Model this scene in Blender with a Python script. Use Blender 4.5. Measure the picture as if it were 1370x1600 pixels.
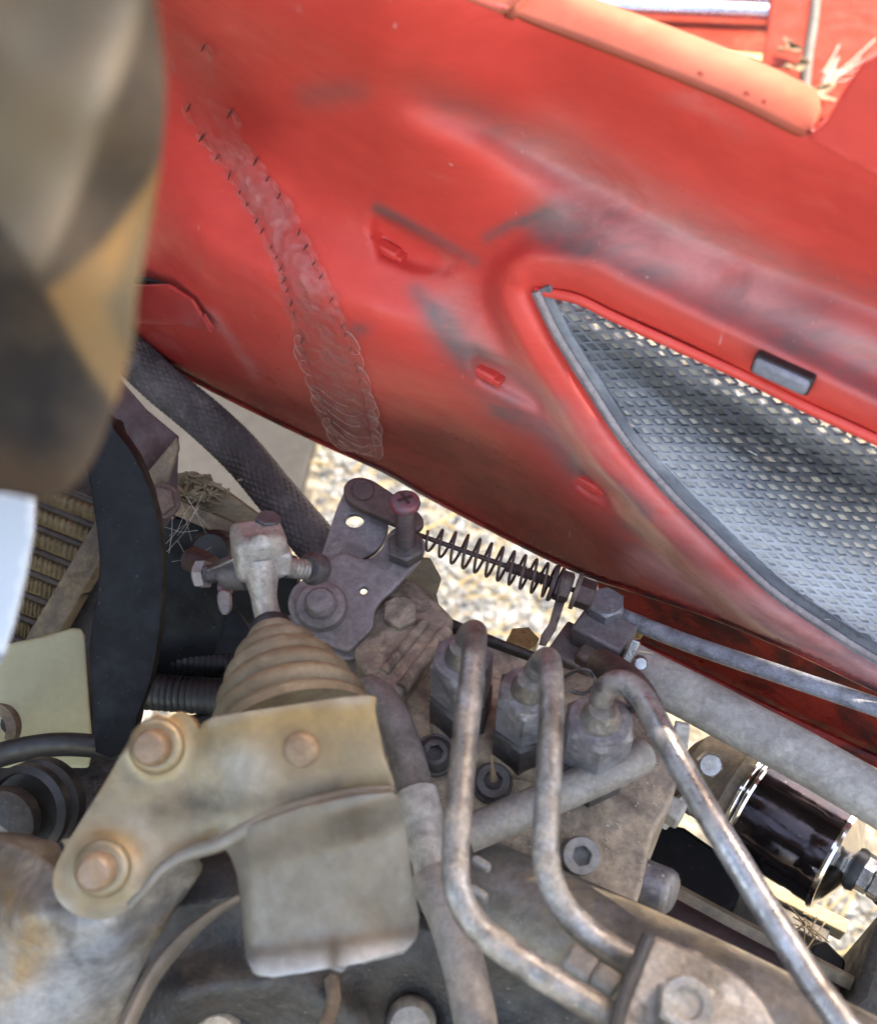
import bpy, bmesh, math, random
import numpy as np
from mathutils import Vector, Matrix
from mathutils.geometry import delaunay_2d_cdt
random.seed(7); np.random.seed(7)
R = math.radians
SC = bpy.context.scene
COL = SC.collection
for o in list(bpy.data.objects): bpy.data.objects.remove(o)

# ------------------------------------------------------------------ camera
CAMZ = 1.15                      # camera height above the gravel
PITCH = 50.0                     # degrees below the horizon
FPX = 1715.0                     # focal length in photograph pixels
FOCUS = 0.342
cam = bpy.data.cameras.new('camera'); camo = bpy.data.objects.new('camera', cam); COL.objects.link(camo)
camo.location = (0, 0, CAMZ); camo.rotation_euler = (R(90 - PITCH), 0, 0)
cam.sensor_fit = 'VERTICAL'; cam.sensor_height = 24.0; cam.lens = 24.0 * FPX / 1600.0
cam.clip_start = 0.01; cam.clip_end = 400
cam.dof.use_dof = True; cam.dof.focus_distance = FOCUS; cam.dof.aperture_fstop = 10.5
SC.camera = camo

# ------------------------------------------------------------------ light
AXIS = R(33.6)                   # tractor's length axis, turned from world X
L = Vector((math.cos(AXIS), -math.sin(AXIS), 0)); N = Vector((math.sin(AXIS), math.cos(AXIS), 0)); Z = Vector((0, 0, 1))
SUN_EL = R(54); SUN_AZ_VEC = (N * 1.0 + L * 0.25).normalized()
sun_dir = (SUN_AZ_VEC * math.cos(SUN_EL) + Z * math.sin(SUN_EL)).normalized()   # towards the sun
w = bpy.data.worlds.new('World'); SC.world = w; w.use_nodes = True
nt = w.node_tree; nt.nodes.clear()
sky = nt.nodes.new('ShaderNodeTexSky'); sky.sky_type = 'NISHITA'; sky.sun_disc = False
sky.sun_elevation = SUN_EL; sky.sun_rotation = math.atan2(sun_dir.x, sun_dir.y)
sky.dust_density = 2.5; sky.air_density = 1.0; sky.altitude = 100
bg = nt.nodes.new('ShaderNodeBackground'); bg.inputs['Strength'].default_value = 0.15
wo = nt.nodes.new('ShaderNodeOutputWorld')
nt.links.new(sky.outputs[0], bg.inputs[0]); nt.links.new(bg.outputs[0], wo.inputs[0])
sl = bpy.data.lights.new('sun', 'SUN'); sl.energy = 2.0; sl.angle = R(0.6); sl.color = (1.0, 0.95, 0.86)
so = bpy.data.objects.new('sun', sl); COL.objects.link(so); so.location = (0, 1, 4)
so.rotation_euler = (-sun_dir).to_track_quat('-Z', 'Y').to_euler()
SC.view_settings.view_transform = 'Standard'; SC.view_settings.look = 'None'
SC.view_settings.exposure = 3.15; SC.view_settings.gamma = 1.0; SC.view_settings.use_curve_mapping = False
SC.view_settings.use_white_balance = True; SC.view_settings.white_balance_temperature = 8300; SC.view_settings.white_balance_tint = 12
SC.render.engine = 'CYCLES'; SC.cycles.max_bounces = 7; SC.cycles.transparent_max_bounces = 16
SC.cycles.use_denoising = True; SC.cycles.caustics_reflective = False; SC.cycles.caustics_refractive = False

# ------------------------------------------------------------------ rays from photograph measurements
cp, sp = math.cos(R(PITCH)), math.sin(R(PITCH))
CAM = Vector((0, 0, CAMZ))
def dirs(u, v):
    u = np.asarray(u, float); v = np.asarray(v, float)
    b = 800 - v
    return (u - 685) + 0 * b, FPX * cp + b * sp + 0 * u, -FPX * sp + b * cp + 0 * u
def d_h(h):      # camera depth of the level plane h metres below the camera
    return lambda u, v: h / -dirs(u, v)[2] * FPX
def d_n(n):      # camera depth of the upright plane n metres out along the panel's normal
    def f(u, v):
        x, y, z = dirs(u, v); return n / (x * N.x + y * N.y) * FPX
    return f
def d_pl(p, nv):
    q = p - CAM; k = q.dot(nv)
    def f(u, v):
        x, y, z = dirs(u, v); return k / (x * nv.x + y * nv.y + z * nv.z) * FPX
    return f
def PD(u, v, d):
    x, y, z = dirs(u, v); k = d / FPX
    return Vector((float(x * k), float(y * k), CAMZ + float(z * k)))
def P(u, v, h): return PD(u, v, float(d_h(h)(u, v)))
def PN(u, v, n): return PD(u, v, float(d_n(n)(u, v)))
def depth(p): return (p - CAM).dot(Vector((0, cp, -sp)))
def px(p): return depth(p) / FPX          # metres for one photograph pixel at p
TOCAM = Vector((0, -cp, sp))

# ------------------------------------------------------------------ materials
def newmat(name):
    m = bpy.data.materials.new(name); m.use_nodes = True; t = m.node_tree; t.nodes.clear()
    out = t.nodes.new('ShaderNodeOutputMaterial'); b = t.nodes.new('ShaderNodeBsdfPrincipled')
    t.links.new(b.outputs[0], out.inputs[0]); return m, t, b, out
def nd(t, typ, **kw):
    n = t.nodes.new(typ)
    for k, v in kw.items(): setattr(n, k, v)
    return n
def noise(t, vec, scale, detail=6, rough=.6, dist=0.0):
    n = nd(t, 'ShaderNodeTexNoise'); n.inputs['Scale'].default_value = scale; n.inputs['Detail'].default_value = detail
    n.inputs['Roughness'].default_value = rough; n.inputs['Distortion'].default_value = dist
    t.links.new(vec, n.inputs['Vector']); return n.outputs['Fac']
def ramp(t, fac, a, b, va=0.0, vb=1.0):
    m = nd(t, 'ShaderNodeMapRange'); m.interpolation_type = 'SMOOTHSTEP'
    for i, x in zip(('From Min', 'From Max', 'To Min', 'To Max'), (a, b, va, vb)): m.inputs[i].default_value = x
    t.links.new(fac, m.inputs['Value']); return m.outputs[0]
def mth(t, op, a, b=None):
    m = nd(t, 'ShaderNodeMath', operation=op)
    for i, x in enumerate((a, b)):
        if x is None: continue
        if isinstance(x, (int, float)): m.inputs[i].default_value = x
        else: t.links.new(x, m.inputs[i])
    return m.outputs[0]
def mix(t, fac, a, b):
    m = nd(t, 'ShaderNodeMix', data_type='RGBA')
    for i, x in ((0, fac), (6, a), (7, b)):
        if isinstance(x, (int, float)): m.inputs[i].default_value = x
        elif isinstance(x, tuple): m.inputs[i].default_value = (*x, 1) if len(x) == 3 else x
        else: t.links.new(x, m.inputs[i])
    return m.outputs[2]
MAT = {}
def grime(name, c1, c2, dust=(.30, .26, .20), amt=.4, rough=.55, metal=0.0, scale=60, bump=.35, bscale=700,
          specks=.0, top=.55, soot_shade=None, sub=0.0, stretch=None, spec=.5, mottle=.30, stain=.0, scratch=.0):
    m, t, b, out = newmat(name); MAT[name] = m
    g = nd(t, 'ShaderNodeNewGeometry'); pos = g.outputs['Position']
    if stretch:
        mp = nd(t, 'ShaderNodeMapping'); mp.inputs['Scale'].default_value = stretch; mp.inputs['Rotation'].default_value = (0, 0, AXIS)
        t.links.new(pos, mp.inputs['Vector']); spos = mp.outputs[0]
    else: spos = pos
    n1 = noise(t, spos, scale, 8, .62, .3); n2 = noise(t, spos, scale * 2.9, 9, .68, .2); n3 = noise(t, pos, bscale, 4, .6)
    n4 = noise(t, pos, scale * .35, 4, .55)
    c = mix(t, ramp(t, n1, .36, .64), c1, c2)
    sx = nd(t, 'ShaderNodeSeparateXYZ'); t.links.new(g.outputs['Normal'], sx.inputs[0])
    up = mth(t, 'ADD', mth(t, 'MULTIPLY', mth(t, 'MAXIMUM', sx.outputs[2], 0.0), top), 1.0 - top)
    dm = ramp(t, mth(t, 'ADD', mth(t, 'MULTIPLY', n2, .6), mth(t, 'MULTIPLY', n4, .4)), .62 - .3 * amt, .78 - .3 * amt)
    dm = mth(t, 'MULTIPLY', mth(t, 'MULTIPLY', dm, up), min(1.0, .45 + amt * .6))
    c = mix(t, dm, c, dust)
    if soot_shade:                                   # grime, painted shade and highlight laid on where the object's own 'Col' attribute says
        at = nd(t, 'ShaderNodeAttribute', attribute_name='Col'); s3 = nd(t, 'ShaderNodeSeparateColor'); t.links.new(at.outputs['Color'], s3.inputs[0])
        for k, col in enumerate(soot_shade):
            ns = noise(t, spos, scale * (1.7 + k), 8, .7, .4)
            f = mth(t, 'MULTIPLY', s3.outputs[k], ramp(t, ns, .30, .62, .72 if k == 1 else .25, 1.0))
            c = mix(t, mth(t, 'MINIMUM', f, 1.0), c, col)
    if scratch:
        for rot, off in ((.5, 0), (-.9, 3), (1.4, 7)):
            mp2 = nd(t, 'ShaderNodeMapping'); mp2.inputs['Rotation'].default_value = (0, rot, AXIS); mp2.inputs['Scale'].default_value = (1, 1, .035); mp2.inputs['Location'].default_value = (off, off, 0)
            t.links.new(pos, mp2.inputs['Vector']); f8 = ramp(t, noise(t, mp2.outputs[0], 420, 3, .6), .715, .75, 0, scratch)
            c = mix(t, mth(t, 'MULTIPLY', f8, ramp(t, noise(t, pos, 22, 3), .45, .6)), c, (.62, .36, .34))
    if stain:            # old oil, in patches of its own
        n7 = noise(t, pos, scale * .8, 6, .6, 1.2); f7 = ramp(t, n7, .52, .66, 0, stain); c = mix(t, f7, c, (.030, .022, .016))
    if mottle:
        n5 = noise(t, spos, scale * 9, 10, .75, .5); n6 = noise(t, pos, scale * 1.3, 10, .72, .8)
        k_ = mth(t, 'MULTIPLY', ramp(t, n5, .28, .72, 1 - mottle, 1 + mottle * .6), ramp(t, n6, .36, .64, 1 - mottle * .45, 1 + mottle * .25))
        vm = nd(t, 'ShaderNodeVectorMath', operation='SCALE'); t.links.new(c, vm.inputs[0]); t.links.new(k_, vm.inputs['Scale']); c = vm.outputs[0]
    if specks:
        sn = noise(t, pos, 900, 2, .5); sf = ramp(t, sn, .71, .75, 0, specks * .7); c = mix(t, sf, c, (.62, .6, .56))
    t.links.new(c, b.inputs['Base Color'])
    r = mth(t, 'ADD', mth(t, 'MULTIPLY', dm, .3), ramp(t, n2, .3, .7, rough - .16, rough + .12))
    t.links.new(mth(t, 'MINIMUM', r, 1.0), b.inputs['Roughness'])
    if metal: t.links.new(mth(t, 'SUBTRACT', metal, mth(t, 'MULTIPLY', dm, metal)), b.inputs['Metallic'])
    b.inputs['Specular IOR Level'].default_value = spec
    if bump:
        bp = nd(t, 'ShaderNodeBump'); bp.inputs['Strength'].default_value = bump; bp.inputs['Distance'].default_value = .0006
        t.links.new(mth(t, 'ADD', mth(t, 'ADD', mth(t, 'MULTIPLY', n3, .5), n2), mth(t, 'MULTIPLY', n1, 1.6)), bp.inputs['Height']); t.links.new(bp.outputs[0], b.inputs['Normal'])
    return m

grime('red_paint', (0.6798, 0.0736, 0.0558), (0.618, 0.06072, 0.0486), dust=(0.5356, 0.1932, 0.162), amt=.2, rough=.42, scale=14, bump=.12, bscale=900, mottle=.08,
      soot_shade=[(.135, .10, .097), (.17, .010, .010), (0.5768, 0.2484, 0.225)], top=.1, stretch=(.5, 1, 1.3), scratch=.5, spec=.28)
grime('red_greasy', (0.324, 0.0252, 0.0162), (0.0405, 0.0108, 0.0108), dust=(0.144, 0.063, 0.054), amt=.2, rough=.42, scale=70, bump=.3, stretch=(.5, 1, 1))
grime('red_sunlit', (0.1672, 0.01584, 0.0088), (0.1496, 0.0176, 0.0104), dust=(0.1584, 0.0748, 0.052), amt=.35, rough=.88, scale=16, bump=.1, top=.2, specks=.5, mottle=.15, spec=.12)
grime('red_faded_glare', (0.385, 0.078, 0.04675), (0.371, 0.096, 0.0605), dust=(0.385, 0.144, 0.099), amt=.4, rough=.88, scale=20, bump=.1, top=.2, mottle=.1, spec=.12)  # faded paint, paled further for the sun's glare on the flange
grime('cast_dusty', (0.3325, 0.2571, 0.1906), (0.2157, 0.1679, 0.1271), dust=(0.5033, 0.3856, 0.2621), amt=.6, rough=.7, metal=.1, scale=55, bump=.6, specks=.4, stain=0.55)
grime('cast_dark', (0.0186, 0.01674, 0.01581), (0.03488, 0.02883, 0.02418), dust=(0.08835, 0.07204, 0.0558), amt=.38, rough=.62, scale=60, bump=1.0, specks=.3, mottle=.5, stain=0.5)
grime('steel_dusty', (0.2978, 0.284, 0.2686), (0.1895, 0.1661, 0.1405), dust=(0.2888, 0.2272, 0.1653), amt=.52, rough=.42, metal=.55, scale=75, bump=.4, specks=.5, top=.3, mottle=.4, stain=0.45)
grime('steel_bright', (0.399, 0.399, 0.4085), (0.2375, 0.2137, 0.1947), dust=(0.2945, 0.2375, 0.1805), amt=.45, rough=.34, metal=.75, scale=70, bump=.3, specks=.3, top=.3, stain=0.45)
grime('nut_steel', (0.2374, 0.2318, 0.2484), (0.1582, 0.1497, 0.161), dust=(0.356, 0.3091, 0.2484), amt=.5, rough=.45, metal=.4, scale=90, bump=.35, specks=.7, top=.75, stain=0.4)
grime('nut_dark', (0.068, 0.06, 0.06), (0.096, 0.08, 0.076), dust=(0.176, 0.144, 0.112), amt=.4, rough=.55, metal=.3, scale=90, bump=.4)
grime('lever_steel', (0.22, 0.1913, 0.1947), (0.1595, 0.1311, 0.1281), dust=(0.297, 0.2365, 0.1794), amt=.45, rough=.52, metal=.2, scale=60, bump=.35, mottle=.3, stain=0.4)
grime('rust_brown', (0.09, 0.051, 0.0435), (0.05625, 0.036, 0.03375), dust=(0.1425, 0.0975, 0.07875), amt=.35, rough=.62, metal=.15, scale=120, bump=.45)
grime('rust_light', (.16, .105, .085), (.09, .06, .055), dust=(.24, .18, .14), amt=.4, rough=.65, metal=.2, scale=120, bump=.4)
grime('red_head', (.30, .03, .035), (.11, .075, .08), dust=(.2, .15, .14), amt=.3, rough=.5, metal=.2, scale=160, bump=.3)
grime('zinc_gold', (0.2159, 0.138, 0.04588), (0.1739, 0.1352, 0.08452), dust=(0.1799, 0.1187, 0.05313), amt=.45, rough=.38, metal=.45, scale=18, bump=.2, mottle=.2,
      soot_shade=[(0.03599, 0.01987, 0.007245), (0.2759, 0.2456, 0.198), (0.2279, 0.1104, 0.02415)], stain=0.3)
grime('shield_tin', (0.135, 0.1188, 0.099), (0.099, 0.0828, 0.0648), dust=(0.129, 0.099, 0.066), amt=.5, rough=.46, metal=.3, scale=20, bump=.2, mottle=.2,
      soot_shade=[(0.042, 0.0288, 0.0156), (0.336, 0.336, 0.324), (0.102, 0.069, 0.036)], stretch=(1, 1, .4), stain=0.3)
grime('bolt_rusty', (0.1525, 0.09207, 0.04805), (0.183, 0.1228, 0.0806), dust=(0.1678, 0.09002, 0.0372), amt=.4, rough=.55, metal=.3, scale=90, bump=.3)
grime('alloy_pale', (0.391, 0.3655, 0.3315), (0.289, 0.2465, 0.2082), dust=(0.2805, 0.2125, 0.1487), amt=.5, rough=.5, metal=.3, scale=80, bump=.5, mottle=.35, stain=0.4)
grime('alloy_dirty', (0.1998, 0.1887, 0.1739), (0.1221, 0.1021, 0.0777), dust=(0.2294, 0.1739, 0.1073), amt=.5, rough=.5, metal=.3, scale=38, bump=.6, specks=.3, mottle=.3,
      soot_shade=[(0.0444, 0.03108, 0.01776), (0.2664, 0.2812, 0.3034), (0.2516, 0.1406, 0.0407)], stain=0.5)
grime('boot_tan', (0.1798, 0.1368, 0.08392), (0.1265, 0.09117, 0.05284), dust=(0.2531, 0.2084, 0.1492), amt=.45, rough=.68, scale=40, bump=.3, top=.5, stain=0.35)
grime('rubber_black', (0.0099, 0.0099, 0.011), (0.0165, 0.0154, 0.01595), dust=(0.055, 0.0495, 0.044), amt=.22, rough=.52, scale=60, bump=.25, specks=.08)
grime('plastic_black', (0.004, 0.0044, 0.0052), (0.0068, 0.0072, 0.008), dust=(0.028, 0.028, 0.028), amt=.2, rough=.62, scale=40, bump=.2, specks=.08, spec=.2)
grime('braid', (0.1103, 0.0924, 0.08925), (0.0756, 0.063, 0.0609), dust=(0.21, 0.1785, 0.168), amt=.45, rough=.85, scale=45, bump=.35, bscale=1200, spec=.2)
grime('hose_dust', (0.405, 0.3807, 0.3402), (0.3078, 0.2835, 0.2511), dust=(0.5346, 0.4941, 0.4212), amt=.55, rough=.75, scale=45, bump=.35, specks=.35, top=.3, stain=0.3)
grime('hose_grey', (0.2594, 0.2366, 0.2122), (0.1995, 0.1739, 0.149), dust=(0.3292, 0.2705, 0.2032), amt=.45, rough=.55, scale=60, bump=.25, specks=.5, stain=0.35)
grime('rod_grey', (0.345, 0.3565, 0.391), (0.1955, 0.1955, 0.2127), dust=(0.46, 0.46, 0.46), amt=.4, rough=.6, metal=.2, scale=150, bump=.6, specks=.5)
grime('chrome', (.62, .60, .59), (.52, .49, .47), dust=(.2, .16, .13), amt=.05, rough=.13, metal=1.0, scale=50, bump=.06, specks=.0, mottle=.05)
grime('chrome_dark', (0.0385, 0.0315, 0.035), (0.056, 0.042, 0.0434), dust=(0.175, 0.154, 0.14), amt=.10, rough=.14, metal=.9, scale=60, bump=.08, specks=.4, mottle=.1)
grime('cream_plastic', (0.3715, 0.3583, 0.2149), (0.3392, 0.3272, 0.1927), dust=(0.2746, 0.2493, 0.1556), amt=.25, rough=.5, scale=25, bump=.06, mottle=.08)
grime('radiator_fin', (0.324, 0.234, 0.12), (0.228, 0.162, 0.084), dust=(0.396, 0.312, 0.192), amt=.4, rough=.7, scale=90, bump=.3)
grime('radiator_tube', (.035, .025, .02), (.06, .045, .035), dust=(.16, .12, .08), amt=.3, rough=.65, scale=90, bump=.4)
grime('dusty_brown', (0.153, 0.1125, 0.0765), (0.099, 0.072, 0.0495), dust=(0.27, 0.2115, 0.135), amt=.5, rough=.75, scale=50, bump=.5, stain=0.4)
grime('plank_dust', (0.216, 0.176, 0.108), (0.168, 0.132, 0.08), dust=(0.288, 0.24, 0.152), amt=.5, rough=.8, scale=45, bump=.5, stretch=(.3, 1, 1))
grime('maroon_dark', (0.06, 0.0224, 0.0208), (0.028, 0.0144, 0.0144), dust=(0.12, 0.08, 0.064), amt=.3, rough=.6, scale=60, bump=.4)
grime('screen_black', (0.164, 0.1722, 0.1968), (0.123, 0.1279, 0.1476), dust=(0.328, 0.328, 0.3362), amt=.5, rough=.65, scale=13, bump=.35, top=.05, stretch=(.35, 1, 1), mottle=.25,
      soot_shade=[(0.03608, 0.03936, 0.0492), (0.41, 0.41, 0.4264)])
grime('screen_dirt', (0.3359, 0.3295, 0.3101), (0.2326, 0.2326, 0.2326), dust=(0.4134, 0.4005, 0.3488), amt=.4, rough=.85, scale=22, bump=.6, stretch=(.4, 1, 1), mottle=.3,
      soot_shade=[(0.03876, 0.04134, 0.0491), (0.4264, 0.4264, 0.4134)])
grime('seal_grey', (0.288, 0.24, 0.24), (0.24, 0.198, 0.198), dust=(0.396, 0.324, 0.3), amt=.3, rough=.7, scale=60, bump=.2)
grime('latch_grey', (0.198, 0.198, 0.2277), (0.1485, 0.1485, 0.1683), dust=(0.2772, 0.2673, 0.2673), amt=.3, rough=.6, scale=60, bump=.2)
grime('stone', (0.1423, 0.1513, 0.1571), (0.07905, 0.085, 0.08976), dust=(0.1976, 0.204, 0.1963), amt=.4, rough=.88, scale=35, bump=.5, top=.1, spec=.12)
grime('stone_pale', (0.2052, 0.2182, 0.2268), (0.1566, 0.163, 0.162), dust=(0.1944, 0.1979, 0.175), amt=.3, rough=.88, scale=45, bump=.5, top=.1, spec=.12)
grime('straw', (0.252, 0.198, 0.102), (0.204, 0.156, 0.075), dust=(0.252, 0.21, 0.12), amt=.3, rough=.88, scale=80, bump=.2, spec=.12)
grime('leaf_dry', (0.21, 0.147, 0.0756), (0.1512, 0.0924, 0.0462), dust=(0.231, 0.1764, 0.105), amt=.3, rough=.75, scale=90, bump=.3)
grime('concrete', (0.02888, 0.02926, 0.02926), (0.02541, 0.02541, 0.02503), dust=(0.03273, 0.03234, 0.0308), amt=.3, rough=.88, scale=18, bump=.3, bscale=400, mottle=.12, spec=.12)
grime('blue_steel', (.55, .62, .80), (.45, .52, .75), dust=(.6, .6, .6), amt=.1, rough=.25, metal=.9, scale=40, bump=.05, mottle=.05)
grime('white_sheet', (0.2976, 0.3323, 0.377), (0.2877, 0.3224, 0.367), dust=(0.248, 0.248, 0.248), amt=.05, rough=.5, scale=20, bump=.0, mottle=0)
grime('tick_dark', (.03, .016, .014), (.04, .02, .018), amt=.0, rough=.7, scale=60, bump=0)
grime('web', (.62, .58, .50), (.5, .47, .42), amt=.1, rough=.7, scale=60, bump=0)
grime('brass_dust', (.46, .34, .14), (.34, .25, .11), dust=(.5, .42, .25), amt=.4, rough=.4, metal=.6, scale=90, bump=.3)
grime('shade_hood_liner', (.16, .15, .145), (.13, .125, .12), amt=.3, rough=.9, scale=20, bump=.3)

# gravel ground: chips and fines, bump only
m, t, b, out = newmat('gravel_ground'); MAT['gravel_ground'] = m
g = nd(t, 'ShaderNodeNewGeometry'); pos = g.outputs['Position']
vo = nd(t, 'ShaderNodeTexVoronoi'); vo.inputs['Scale'].default_value = 95; t.links.new(pos, vo.inputs['Vector'])
vs = nd(t, 'ShaderNodeSeparateColor'); t.links.new(vo.outputs['Color'], vs.inputs[0])
c = mix(t, ramp(t, vs.outputs[0], .2, .95), (.06, .057, .049), (.18, .17, .145))
c = mix(t, ramp(t, noise(t, pos, 7, 5), .42, .62), c, (.19, .17, .125))
c = mix(t, ramp(t, noise(t, pos, 160, 5), .55, .66), c, (.05, .045, .038))
t.links.new(c, b.inputs['Base Color']); b.inputs['Roughness'].default_value = .95; b.inputs['Specular IOR Level'].default_value = .1
bp = nd(t, 'ShaderNodeBump'); bp.inputs['Strength'].default_value = .8; bp.inputs['Distance'].default_value = .006
t.links.new(vo.outputs['Distance'], bp.inputs['Height']); bp.invert = True; t.links.new(bp.outputs[0], b.inputs['Normal'])

# camouflage cloth: printed colours from the attribute, plus weave
m, t, b, out = newmat('camo_cloth'); MAT['camo_cloth'] = m
g = nd(t, 'ShaderNodeNewGeometry'); pos = g.outputs['Position']
at = nd(t, 'ShaderNodeAttribute', attribute_name='Col')
c = mix(t, ramp(t, noise(t, pos, 70, 4), .35, .65, 0, .35), at.outputs['Color'], (.115, .08, .052))
t.links.new(c, b.inputs['Base Color']); b.inputs['Roughness'].default_value = .95; b.inputs['Specular IOR Level'].default_value = .1
bp = nd(t, 'ShaderNodeBump'); bp.inputs['Strength'].default_value = .3; bp.inputs['Distance'].default_value = .0004
t.links.new(noise(t, pos, 2500, 2), bp.inputs['Height']); t.links.new(bp.outputs[0], b.inputs['Normal'])

def film(name, colr, alpha, rough=.35):
    m, t, b, out = newmat(name); MAT[name] = m
    g = nd(t, 'ShaderNodeNewGeometry')
    b.inputs['Base Color'].default_value = (*colr, 1); b.inputs['Roughness'].default_value = rough
    n = noise(t, g.outputs['Position'], 160, 5, .6)
    vo = nd(t, 'ShaderNodeTexVoronoi'); vo.inputs['Scale'].default_value = 260; t.links.new(g.outputs['Position'], vo.inputs['Vector'])
    bp = nd(t, 'ShaderNodeBump'); bp.inputs['Strength'].default_value = .9; bp.inputs['Distance'].default_value = .0015; t.links.new(vo.outputs['Distance'], bp.inputs['Height']); t.links.new(bp.outputs[0], b.inputs['Normal'])
    t.links.new(ramp(t, n, .3, .7, alpha * .45, min(1, alpha * 1.5)), b.inputs['Alpha'])
m = MAT['screen_dirt']; t = m.node_tree; b = next(n for n in t.nodes if n.type == 'BSDF_PRINCIPLED'); out = next(n for n in t.nodes if n.type == 'OUTPUT_MATERIAL')
tr = nd(t, 'ShaderNodeBsdfTranslucent'); tr.inputs['Color'].default_value = (.55, .52, .44, 1); mx = nd(t, 'ShaderNodeMixShader'); at = nd(t, 'ShaderNodeAttribute', attribute_name='Col'); s3 = nd(t, 'ShaderNodeSeparateColor'); t.links.new(at.outputs['Color'], s3.inputs[0]); t.links.new(ramp(t, s3.outputs[0], 0, 1, .06, .005), mx.inputs[0])
t.links.new(b.outputs[0], mx.inputs[1]); t.links.new(tr.outputs[0], mx.inputs[2]); t.links.new(mx.outputs[0], out.inputs[0])
film('shed_film', (.46, .20, .18), .18); film('shed_rim', (.66, .44, .38), .36); film('shed_belly', (.42, .17, .155), .36)
m = MAT['shed_belly']; t = m.node_tree; b = next(n for n in t.nodes if n.type == 'BSDF_PRINCIPLED'); lk_ = b.inputs['Alpha'].links[0].from_socket
at = nd(t, 'ShaderNodeAttribute', attribute_name='Col'); t.links.new(mth(t, 'MULTIPLY', lk_, at.outputs['Fac']), b.inputs['Alpha'])

# ------------------------------------------------------------------ mesh helpers
def catmull(pts, sub=8, closed=False):
    p = [np.asarray(q, float) for q in pts]; n = len(p); out = []
    rng = range(n if closed else n - 1)
    for i in rng:
        a, b_, c_, d_ = (p[(i - 1) % n], p[i], p[(i + 1) % n], p[(i + 2) % n]) if closed else (p[max(i - 1, 0)], p[i], p[i + 1], p[min(i + 2, n - 1)])
        for k in range(sub):
            s = k / sub
            out.append(.5 * (2 * b_ + (c_ - a) * s + (2 * a - 5 * b_ + 4 * c_ - d_) * s * s + (3 * b_ - a - 3 * c_ + d_) * s ** 3))
    if not closed: out.append(p[-1])
    return np.array(out)
def finish(name, bm, mat, parent=None, bevel=0, seg=2, smooth=38, thick=0, toff=-1, col=None):
    bmesh.ops.remove_doubles(bm, verts=bm.verts, dist=1e-7)
    me = bpy.data.meshes.new(name)
    base = parent['_base'] if parent is not None else None
    if base is None:
        cs = [v.co for v in bm.verts]; lo = [min(c[i] for c in cs) for i in range(3)]; hi = [max(c[i] for c in cs) for i in range(3)]
        base = Vector(((lo[0] + hi[0]) / 2, (lo[1] + hi[1]) / 2, lo[2]))
    else: base = Vector(base)
    for v in bm.verts: v.co -= base
    bm.to_mesh(me); bm.free()
    me.materials.append(MAT[mat])
    me.polygons.foreach_set('use_smooth', [True] * len(me.polygons)); me.set_sharp_from_angle(angle=R(smooth))
    o = bpy.data.objects.new(name, me); COL.objects.link(o)
    if parent is not None: o.parent = parent; o['_base'] = parent['_base']
    else: o.location = base; o['_base'] = tuple(base)
    if thick:
        s = o.modifiers.new('thick', 'SOLIDIFY'); s.thickness = thick; s.offset = toff
    if bevel:
        bv = o.modifiers.new('bevel', 'BEVEL'); bv.width = bevel; bv.segments = seg; bv.limit_method = 'ANGLE'; bv.angle_limit = R(40)
    return o
def tag(o, label, cat, group=None, kind=None):
    o['label'] = label; o['category'] = cat
    if group: o['group'] = group
    if kind: o['kind'] = kind
    return o
def struct(o): o['kind'] = 'structure'; return o
def thing(name, label, cat, base, group=None):
    o = bpy.data.objects.new(name, None); COL.objects.link(o); o.location = base; o.empty_display_size = .01
    o['_base'] = tuple(base); return tag(o, label, cat, group)
def NB(): return bmesh.new()
def frame(ax, ref=None):
    ax = ax.normalized(); ref = ref or (Vector((0, 0, 1)) if abs(ax.z) < .9 else Vector((1, 0, 0)))
    x = (ref - ax * ref.dot(ax)).normalized(); return x, ax.cross(x), ax
def tube(bm, pts, r, seg=16, cap=True, rf=None, sq=1.0):
    """pts: world Vectors, r: radius or list; rf(theta, s): radius factor; sq: flattening"""
    n = len(pts); tang = [(pts[min(i + 1, n - 1)] - pts[max(i - 1, 0)]).normalized() for i in range(n)]
    x, y, _ = frame(tang[0]); s = 0.0; rings = []
    for i in range(n):
        tg = tang[i]; x = (x - tg * x.dot(tg)).normalized(); y = tg.cross(x)
        if i: s += (pts[i] - pts[i - 1]).length
        rr = r[i] if hasattr(r, '__len__') else r
        ring = []
        for k in range(seg):
            th = 2 * math.pi * k / seg; q = rr * (rf(th, s) if rf else 1)
            ring.append(bm.verts.new(pts[i] + x * (math.cos(th) * q) + y * (math.sin(th) * q * sq)))
        rings.append(ring)
    for a, b_ in zip(rings, rings[1:]):
        for k in range(seg): bm.faces.new((a[k], a[(k + 1) % seg], b_[(k + 1) % seg], b_[k]))
    if cap: bm.faces.new(rings[0][::-1]); bm.faces.new(rings[-1])
def path(pp, sub=8, fn=P):      # measured points (u, v, height below camera) -> smooth world path
    return [Vector(q) for q in catmull([fn(*p) for p in pp], sub)]
def resamp(pts, step):
    a = np.array([tuple(p) for p in pts]); dl = np.r_[0, np.cumsum(np.linalg.norm(np.diff(a, axis=0), axis=1))]
    s = np.linspace(0, dl[-1], max(3, int(dl[-1] / step)))
    return [Vector((np.interp(q, dl, a[:, 0]), np.interp(q, dl, a[:, 1]), np.interp(q, dl, a[:, 2]))) for q in s]
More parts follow.
